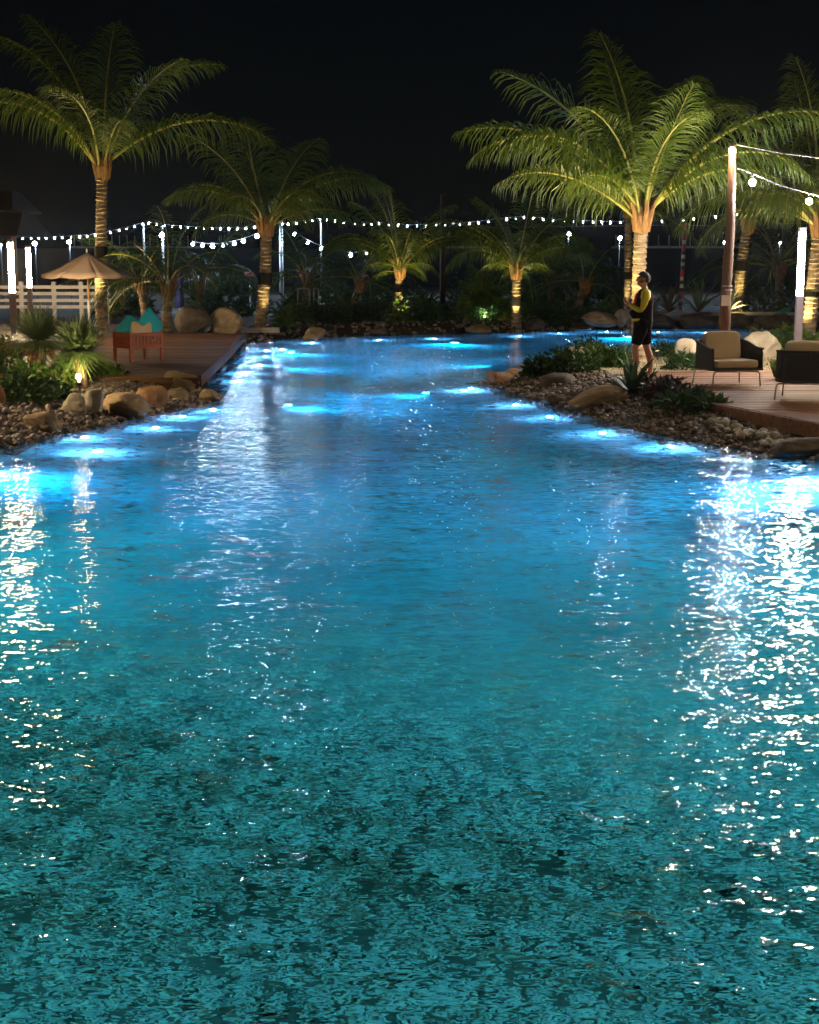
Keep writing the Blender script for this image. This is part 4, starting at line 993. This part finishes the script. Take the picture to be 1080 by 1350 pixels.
for px, py, lb in ((50, 321, 'distant star bright lamp over fence behind light columns'), (95, 319, 'distant star bright lamp over the parasol edge'), (748, 308.5, 'distant bright lamp between brightest lit palm and largest palm'), (815, 314, 'distant bright lamp beside slender glowing trunk'),
                   (953, 320, 'distant bright lamp touching the log pole'), (1024.6, 320, 'small distant lamp within the big dark palm'), (5, 323, 'distant lamp beside the hut eave')):
    lamp_post(lb, px, 70, py - 2, groundpy(70), 'black_metal', r=.025, bulb='bulb_near', br=.10 if px not in (1024.6, 5) else .06, name='distant_lamp', cat='lamp', group=DL, bm_=py)
cable_obj('overhead_cable', 'thin dark cable strung level behind the banded pole', [D(640, 300, 75), D(860, 297, 75), D(960, 297, 75), D(1100, 293, 75)], .02)

# red banded pole
bp = empty('banded_pole', D(896.5, 413, 54), label='red white and black banded pole with red ball on top', cat='pole')
zt = D(900, 302, 54).z - bp.location.z; seg = ['white_paint', 'red_paint', 'black_paint', 'white_paint', 'red_paint', 'red_paint', 'black_paint', 'white_paint', 'black_paint', 'white_paint', 'red_paint', 'red_paint', 'black_paint', 'white_paint', 'black_paint', 'white_paint', 'black_paint', 'red_paint', 'red_paint', 'white_paint', 'red_paint', 'red_paint', 'red_paint']
nseg = len(seg)
for i, c_ in enumerate(seg):
    mb = MB(); x0, x1 = .09 * i / nseg, .09 * (i + 1) / nseg; mb.tube([(x0, 0, zt * i / nseg + .001), (x1, 0, zt * (i + 1) / nseg)], .078 - .012 * (i % 2), 10); mb.build('band', c_, bp)
V, Fc = ICO2; o = link('ball', np_mesh('ball', V * .13, Fc), 'red_paint', bp); o.location = (.09, 0, zt + .1)

# far fence on the embankment
ff = empty('embankment_fence', D(540, 325, 114.5), label='thin distant fence of short posts along the dark embankment', cat='fence')
zr = D(540, 324, 114.5).z - ff.location.z; ff.location.z = 3.1
pb_ = MB().tube([(0, 0, 0), (0, 0, .95)], .035, 5); pm = mesh('post', pb_.V, pb_.F); pm.materials.append(M['galv'])
for px in list(range(98, 262, 10)) + list(range(586, 640, 12)) + list(range(812, 975, 14)):
    o = bpy.data.objects.new('post', pm); C.objects.link(o); o.parent = ff; o.location = (D(px, 325, 114.5).x - ff.location.x, 0, 0)
for a, b in ((90, 268), (560, 644), (806, 980)):
    mb = MB(); xa, xb = D(a, 325, 114.5).x - ff.location.x, D(b, 325, 114.5).x - ff.location.x; mb.box(((xa + xb) / 2, -.05, .09), (xb - xa, .05, .16)); mb.build('rail', 'concrete', ff)

# small hut at the far left
ht = empty('hut', base_at(-20, 56), label='hut with two tier red roof glowing behind light columns', cat='hut')
def hip(parent, x0, x1, y0, y1, z0, x2, x3, z1, name):
    V = [(x0, y0, z0), (x1, y0, z0), (x1, y1, z0), (x0, y1, z0), (x2, (y0 + y1) / 2 - .6, z1), (x3, (y0 + y1) / 2 - .6, z1), (x3, (y0 + y1) / 2 + .6, z1), (x2, (y0 + y1) / 2 + .6, z1)]
    return link(name, mesh(name, V, [(3, 2, 1, 0), (4, 5, 6, 7), (0, 1, 5, 4), (1, 2, 6, 5), (2, 3, 7, 6), (3, 0, 4, 7)], False), 'roof', parent)
hx = lambda px: D(px, 300, 56).x - ht.location.x
hzz = lambda py: D(0, py, 56).z - ht.location.z
hip(ht, hx(-160), hx(42), -2.2, 3.5, hzz(312), hx(-140), hx(30), hzz(280), 'roof')
hip(ht, hx(-140), hx(32), -1.6, 2.8, hzz(279), hx(-110), hx(18), hzz(252), 'upper_roof')
for px in (-60, 5, 36):
    mb = MB(); mb.box((hx(px), -2.0, hzz(313) / 2), (.16, .16, hzz(313))); mb.build('post', 'bark', ht)

# small things of the back garden
bb = empty('blue_banner', base_at(237, 50), label='blue cloth banner wrapped round a short post', cat='banner')
mb = MB(); mb.tube([(0, 0, 0), (0, 0, 1.75)], .04, 8); mb.build('post', 'galv', bb)
mb = MB(); mb.tube([(0, -.02, .55), (.02, -.02, .8), (.0, 0, 1.2), (.03, 0, 1.5), (.02, 0, 1.72)], [.15, .13, .12, .13, .17], 9); mb.build('cloth', 'blue_cloth', bb, True)
wcg = empty('garden_chair', base_at(400, 52.5), label='white tubular garden chair in the dark behind far hedge', cat='chair', group='white garden chairs')
for x in (-.2, .2):
    for y in (-.2, .2):
        mb = MB(); mb.tube([(x, y, 0), (x, y, .45 if y < 0 else .95)], .02, 6); mb.build('leg', 'metal', wcg)
mb = MB(); mb.box((0, 0, .45), (.46, .46, .03)); mb.build('seat', 'metal', wcg)
mb = MB(); mb.tube([(-.2, .2, .95), (0, .22, 1.0), (.2, .2, .95)], .022, 6); mb.build('backrest', 'metal', wcg)
wcg.location.z += .12
c2 = copy_tree(wcg); c2.location = base_at(424, 53.5, .1); c2.rotation_euler = (0, 0, 1.2); c2['label'] = 'second white garden chair turned aside behind far hedge'
mb = MB(); q = D(329, 361, 66); mb.box((0, 0, 0), (.30, .05, .18)); rsn = mb.build('red_sign', 'red_paint'); rsn.location = q; tag(rsn, 'small red sign with white end on a post beyond the palms', 'sign')
mb = MB(); mb.box((-.19, 0, .02), (.1, .05, .14)); mb.build('white_end', 'white_paint', rsn)
mb = MB(); mb.tube([(0, .04, -.1), (0, .04, .27 - q.z)], .02, 6); mb.build('post', 'galv', rsn)
kb2 = link('kickboard', pillow_mesh('kickboard', .28, .95, .07, .5), 'teal_foam'); kb2.location = D(1031, 412, 53.4); kb2.rotation_euler = (R(20), R(15), R(-50)); tag(kb2, 'teal foam board leaning on the stone wall kerb', 'float')

# ------------------------------------------------------------------ person
def skin_obj(name, verts, edges, m, parent=None, root=0, sub=2):
    me = bpy.data.meshes.new(name); me.from_pydata([v[:3] for v in verts], edges, []); me.materials.append(M[m])
    o = bpy.data.objects.new(name, me); C.objects.link(o)
    if parent: o.parent = parent
    md = o.modifiers.new('skin', 'SKIN'); md.use_smooth_shade = True
    for i, v in enumerate(verts):
        r = v[3]; me.skin_vertices[0].data[i].radius = (r, r if len(v) < 5 else v[4]); me.skin_vertices[0].data[i].use_root = (i == root)
    s_ = o.modifiers.new('sub', 'SUBSURF'); s_.levels = sub; s_.render_levels = sub
    return o
bv = [(0, 0, .96, .13), (-.01, 0, 1.10, .125), (-.01, 0, 1.28, .145), (-.02, 0, 1.42, .125), (-.015, 0, 1.50, .06), (.0, 0, 1.555, .055), (.02, 0, 1.61, .078), (.025, 0, 1.675, .098), (.01, 0, 1.735, .08)]
be = [(i, i + 1) for i in range(8)]
def add(chain, start):
    k = start
    for v in chain: bv.append(v); be.append((k, len(bv) - 1)); k = len(bv) - 1
    return k
add([(.105, 0, 1.60, .03), (.118, 0, 1.585, .018)], 6)           # jaw and chin
add([(.118, 0, 1.665, .022), (.142, 0, 1.648, .012)], 7)          # nose
for sy in (-1, 1):
    lf = sy * .11
    add([(lf * .3, sy * .09, .90, .10), (.02 + lf * .6, sy * .10, .70, .088), (.025 + lf * 1.0, sy * .105, .50, .064), (-.015 + lf * 1.15, sy * .105, .36, .066), (-.02 + lf * 1.2, sy * .105, .20, .046), (-.01 + lf * 1.25, sy * .105, .085, .040), (.06 + lf * 1.25, sy * .115, .045, .040), (.145 + lf * 1.25, sy * .125, .03, .03)], 0)
    k = add([(-.03, sy * .16, 1.42, .07), (-.015, sy * .205, 1.37, .06), (.02, sy * .23, 1.25, .05), (.06, sy * .235, 1.15, .042), (.16, sy * .17, 1.20, .038), (.245, sy * .085, 1.255, .028), (.29, sy * .055, 1.285, .03)], 3)
    for j in range(4):
        add([(.335 - .005 * j, sy * (.03 - .012 * j) + .0, 1.325 - .018 * j, .0095), (.335 - .008 * j, -sy * (.005 + .004 * j), 1.335 - .018 * j, .0085), (.315 - .008 * j, -sy * .022, 1.33 - .018 * j, .0075)], k)
    add([(.285, sy * .02, 1.325, .011), (.30, sy * .0, 1.345, .009)], k)
man = skin_obj('person', bv, be, 'skin'); tag(man, 'man in black and yellow rash guard standing at deck edge', 'person')
mp_ = G(846, 497.5, DZ); man.location = (mp_.x, mp_.y, DZ - .003); man.rotation_euler = (0, 0, R(176)); man.scale = (1.0, 1.0, 1.0)
def lf_(sy, k): return sy * .11 * k
skin_obj('rash_guard', [(0, 0, .80, .15), (0, 0, .90, .185), (.005, 0, 1.06, .18), (-.005, 0, 1.26, .178), (-.02, 0, 1.42, .17), (-.015, 0, 1.53, .08)], [(i, i + 1) for i in range(5)], 'cloth_black', man)
for sy in (-1, 1):
    skin_obj('sleeve', [(-.025, sy * .05, 1.46, .09), (-.03, sy * .14, 1.43, .092), (-.02, sy * .205, 1.37, .08), (.015, sy * .235, 1.25, .064), (.06, sy * .24, 1.145, .054), (.16, sy * .172, 1.198, .048), (.235, sy * .093, 1.25, .038)], [(i, i + 1) for i in range(6)], 'cloth_yellow', man)
    skin_obj('shorts_leg', [(0, sy * .06, 1.04, .15), (lf_(sy, .3), sy * .075, .90, .145), (.01 + lf_(sy, .5), sy * .09, .74, .122), (.02 + lf_(sy, .75), sy * .10, .64, .102), (.022 + lf_(sy, .9), sy * .10, .54, .092)], [(0, 1), (1, 2), (2, 3), (3, 4)], 'cloth_black', man)
skin_obj('chest_stripe', [(.125, .05, 1.16, .05), (.13, .05, 1.28, .05), (.115, .045, 1.38, .045), (.075, .03, 1.46, .035)], [(0, 1), (1, 2), (2, 3)], 'cloth_red', man)
skin_obj('waist_trim', [(.15, -.06, .985, .03), (.165, 0, .985, .032), (.145, .11, .985, .03), (.06, .17, .99, .03)], [(0, 1), (1, 2), (2, 3)], 'cloth_yellow', man)
skin_obj('back_stripe', [(-.128, 0, 1.05, .02), (-.142, 0, 1.2, .02), (-.13, 0, 1.38, .02)], [(0, 1), (1, 2)], 'cloth_yellow', man)
V, Fc = ICO4; keep = []
P = V * np.array([.120, .100, .122]); nz = np.array([noise.fractal(Vector(p_ * 40), 1, 2, 3) for p_ in P]); P = P * (1 + .03 * nz)[:, None]
# hair: skull cap cut away at face and nape
fm = [f for f in Fc if all((P[i][2] > .012 + .55 * max(0, P[i][0])) or (P[i][0] < -.045 and P[i][2] > -.075) for i in f)]
hr = link('hair', mesh('hair', P, fm), 'hair', man); hr.location = (.008, 0, 1.685); md = hr.modifiers.new('s', 'SOLIDIFY'); md.thickness = .012
for sy in (-1, 1):
    o = link('ear', pillow_mesh('ear', .045, .02, .065, .9, 8), 'skin', man); o.location = (.012, sy * .098, 1.655)
# rescue bag hanging in front of him
bag = link('waist_bag', pillow_mesh('waist_bag', .14, .22, .2, .5), 'cloth_black', man); bag.location = (.14, .0, 1.07); bag.rotation_euler = (0, R(35), 0)

# ------------------------------------------------------------------ lamps in the place
def spot_lamp(root, off, aim, energy, col, size, radius=.05, blend=.6):
    ld = bpy.data.lights.new('lamp', 'SPOT'); ld.energy = energy; ld.color = col; ld.spot_size = R(size); ld.spot_blend = blend; ld.shadow_soft_size = radius
    o = bpy.data.objects.new('lamp', ld); C.objects.link(o); o.parent = root; o.location = off
    d = Vector(aim) - (root.location + Vector(off)); o.rotation_euler = d.to_track_quat('-Z', 'Y').to_euler()
    return o
WARM = (1.0, .78, .30)
def garden_spot(label, loc, aim, energy, size=70, lens='lens_low', col=WARM):
    loc = Vector(loc); root = empty('garden_spotlight', loc, label=label, cat='spotlight', group='garden spotlights')
    d = (Vector(aim) - loc).normalized()
    mb = MB(); mb.tube([(0, 0, -.12), (0, 0, .08)], .015, 6); mb.build('stake', 'black_metal', root)
    c = Vector((0, 0, .12)); mb = MB(); mb.tube([c - d * .07, c - d * .06, c + d * .06], [.03, .05, .055], 12); hs_ = mb.build('housing', 'black_metal', root)
    mb = MB(); mb.tube([c + d * .061, c + d * .066], [.04, .035], 12); mb.build('lens', lens, hs_)
    spot_lamp(root, c + d * .10, aim, energy, col, size)
    return root
def up(label, base, top, e, off=(.25, -.75), size=62, tz=.6):
    l = Vector((base.x + off[0], base.y + off[1], 0)); l.z = max(hz(l.x, l.y), .02) + .02
    garden_spot(label, l, Vector(top) + Vector((0, 0, tz)), e, size)
up('spotlight under the tallest palm behind parasol', bA, D(135, 222, 45), 1100, (-.5, -.9), 75, 1.0)
up('spotlight under the ringed palm with spear leaf', bB, D(351, 297, 47), 260, (.3, -.6), 70)
up('spotlight hidden in shrub under short lit palm', bC, D(527, 357, 50.5), 520, (.15, -1.5), 60)
up('spotlight under the brightest short palm', bD, D(681, 357, 50), 480, (-.1, -.6), 70)
up('spotlight under the largest palm', bE, D(800, 240, 31.5), 1200, (-1.1, -.7), 85, .6)
up('second spotlight under largest palm trunk', bE, D(845, 288, 31.5), 420, (.5, .6), 60)
up('spotlight under slender glowing trunk', bH, D(829, 278, 51.5), 420, (-.15, -.6), 50)
up('spotlight under palm behind the stone wall', bF, D(987, 292, 54), 620, (-.2, -1.0), 66)
up('spotlight under the palm beside light column', bG, D(1081, 296, 37), 1000, (-.7, -.6), 78, .9)
q = base_at(640, 50.6, .05); garden_spot('spotlight washing the feathery green palm clump', q, q + Vector((.1, 2.5, 1.2)), 110, 110, col=(.85, 1.0, .45))
# visible spotlight in the bed
gl = G(105, 508, .42); b_ = on(105, 514)
gs = garden_spot('glowing garden spotlight in the bed below grass tree', (gl.x, gl.y, hz(gl.x, gl.y) + .1), p1 + Vector((.05, 0, 1.0)), 170, 130)
V, Fc = ICO2; o = link('glass_dome', np_mesh('glass_dome', V * .045, Fc), 'lens_warm', gs); o.location = (0, -.05, .2)

# submerged pool lights
def off_bank(x, y, zmax):                  # walk off the bank until there is enough water over the fixture
    for _ in range(40):
        fl = hz(x, y)
        if fl <= zmax: break
        n_ = Vector((float(sdist(x + .05, y) - sdist(x - .05, y)), float(sdist(x, y + .05) - sdist(x, y - .05)), 0)).normalized(); x -= n_.x * .06; y -= n_.y * .06
    return x, y, hz(x, y)
def pool_light(px, py, e, label, group, depth=.22, r=.05):
    q = G(px, py, -.02); q.x, q.y, fl = off_bank(q.x, q.y, -.26)
    z = min(fl + .2, -.07)
    root = empty('pool_light', (q.x, q.y, fl), label=label, cat='pool light', group=group)
    mb = MB(); mb.lathe([(.08, -.02), (.08, .03), (.06, .045)], 14); hs_ = mb.build('housing', 'galv', root)
    mb = MB(); mb.lathe([(.055, .046), (.045, .055)], 14); mb.build('lens', 'lens_pool', hs_)
    ld = bpy.data.lights.new('lamp', 'POINT'); ld.energy = e * 1.9; ld.color = POOLC; ld.shadow_soft_size = r
    o = bpy.data.objects.new('lamp', ld); C.objects.link(o); o.parent = root; o.location = (0, 0, max(z - fl, .1))
POOLC = (.42, .52, 1.0)
for px, py, e in [(130, 593, 60), (92, 576, 30), (222, 549, 45), (205, 564, 30), (250, 540, 35), (0, 622, 60)]:
    pool_light(px, py, e, 'small white blue light submerged off the parasol deck bank', 'pool lights off the parasol deck bank')
for px, py, e in [(316, 503, 45), (326, 492, 40), (342, 482, 40), (350, 471, 40), (372, 461, 40), (352, 463, 40)]:
    pool_light(px, py, e, 'small white blue light submerged beyond the parasol deck corner', 'pool lights beyond the parasol deck corner')
for px, py, e in [(412, 452, 55), (500, 448, 55), (574, 446, 55), (685, 443, 60), (738, 440, 60), (800, 438, 60), (868, 438, 60), (930, 438, 60)]:
    pool_light(px, py, e, 'small white blue light submerged along the far bank', 'pool lights along the far bank')
for px, py, e in [(612, 515, 40), (638, 513, 30), (690, 534, 45), (735, 550, 50), (800, 571, 55), (905, 588, 60), (1042, 642, 90), (1085, 634, 80)]:
    pool_light(px, py, e, 'small white blue light submerged round the island and armchair bank', 'pool lights round the island')
# underwater floodlights added to brighten the water and pool floor
def flood(loc, aim, e, size, label, col):
    root = empty('added_pool_flood', loc, label=label, cat='pool light', group='added pool floodlights')
    d = (Vector(aim) - Vector(loc)).normalized()
    mb = MB(); mb.tube([-d * .05, d * .02, d * .04], [.09, .11, .10], 14); mb.build('housing', 'galv', root)
    spot_lamp(root, d * .08, aim, e, col, size, .08, 1.0)
TEAL = (.02, .72, .80); NEAR = (.22, .66, .70); AZ = (.01, .44, .95)
def added_flood(x, y, tx, ty, e, label, col, size=160):
    x, y, fl = off_bank(x, y, -.42); flood((x, y, -.12 if size < 170 else min(fl + .3, -.12)), (tx, ty, -.3 if size > 170 else -1.1), e, size, label, col)
added_flood(-3.4, 2.6, -.6, 8, 210, 'added pool floodlight on wall below the viewpoint, parasol side', NEAR)
added_flood(3.4, 2.6, .6, 8, 210, 'added pool floodlight on wall below the viewpoint, armchair side', NEAR)
added_flood(-8.2, 8.5, 0, 9.5, 1000, 'added pool floodlight on side wall nearest viewpoint, parasol side', NEAR)
added_flood(8.2, 8.5, 0, 9.5, 1000, 'added pool floodlight on side wall nearest viewpoint, armchair side', NEAR)
added_flood(-8.2, 13.5, 0, 13.5, 3700, 'added pool floodlight on side wall toward the parasol deck', TEAL)
added_flood(8.2, 13.5, 0, 13.5, 3700, 'added pool floodlight on side wall toward the armchair deck', TEAL)
q = G(-60, 622); added_flood(q.x, q.y, 2, q.y - .5, 1000, 'added pool floodlight under the parasol deck bank', AZ, 176)
q = G(1140, 636); added_flood(q.x, q.y, -2, q.y - .5, 1000, 'added pool floodlight under the armchair deck bank', AZ, 176)
q = G(280, 532); added_flood(q.x, q.y, 2, q.y - 1.5, 640, 'added pool floodlight off the parasol deck corner', AZ, 176)
q = G(640, 516); added_flood(q.x, q.y, -3, q.y - 1.5, 640, 'added pool floodlight at the island tip', AZ, 176)
q = G(300, 485); added_flood(q.x, q.y, 3, q.y, 900, 'added pool floodlight under the slanting deck edge', AZ, 176)
q = G(692, 484); added_flood(q.x, q.y, -3, q.y + 3, 900, 'added pool floodlight on the hidden side of the island', AZ, 176)
q = G(345, 464); added_flood(q.x, q.y, 1, q.y - 6, 2000, 'added pool floodlight at the far end by ringed palm', AZ, 176)
q = G(600, 449); added_flood(q.x, q.y, 0, q.y - 8, 2600, 'added pool floodlight at the far end by short palms', AZ, 176)
q = G(830, 442); added_flood(q.x, q.y, 5, q.y - 6, 2600, 'added pool floodlight in the inlet', AZ, 176)

# ------------------------------------------------------------------ thin haze added for glow round the lamps
mb = MB(); mb.box((0, 40, 8.0), (300, 180, 20)); hzb = mb.build('haze', None); tag(hzb, 'thin haze added for lamp glow', kind='stuff')
m_, t_, o_ = new_mat('haze'); pv_ = t_.nodes.new('ShaderNodeVolumePrincipled'); pv_.inputs['Density'].default_value = 0.0001
pv_.inputs['Color'].default_value = (.92, .94, 1, 1); pv_.inputs['Anisotropy'].default_value = .88
t_.links.new(pv_.outputs[0], o_.inputs['Volume']); hzb.data.materials.append(m_)
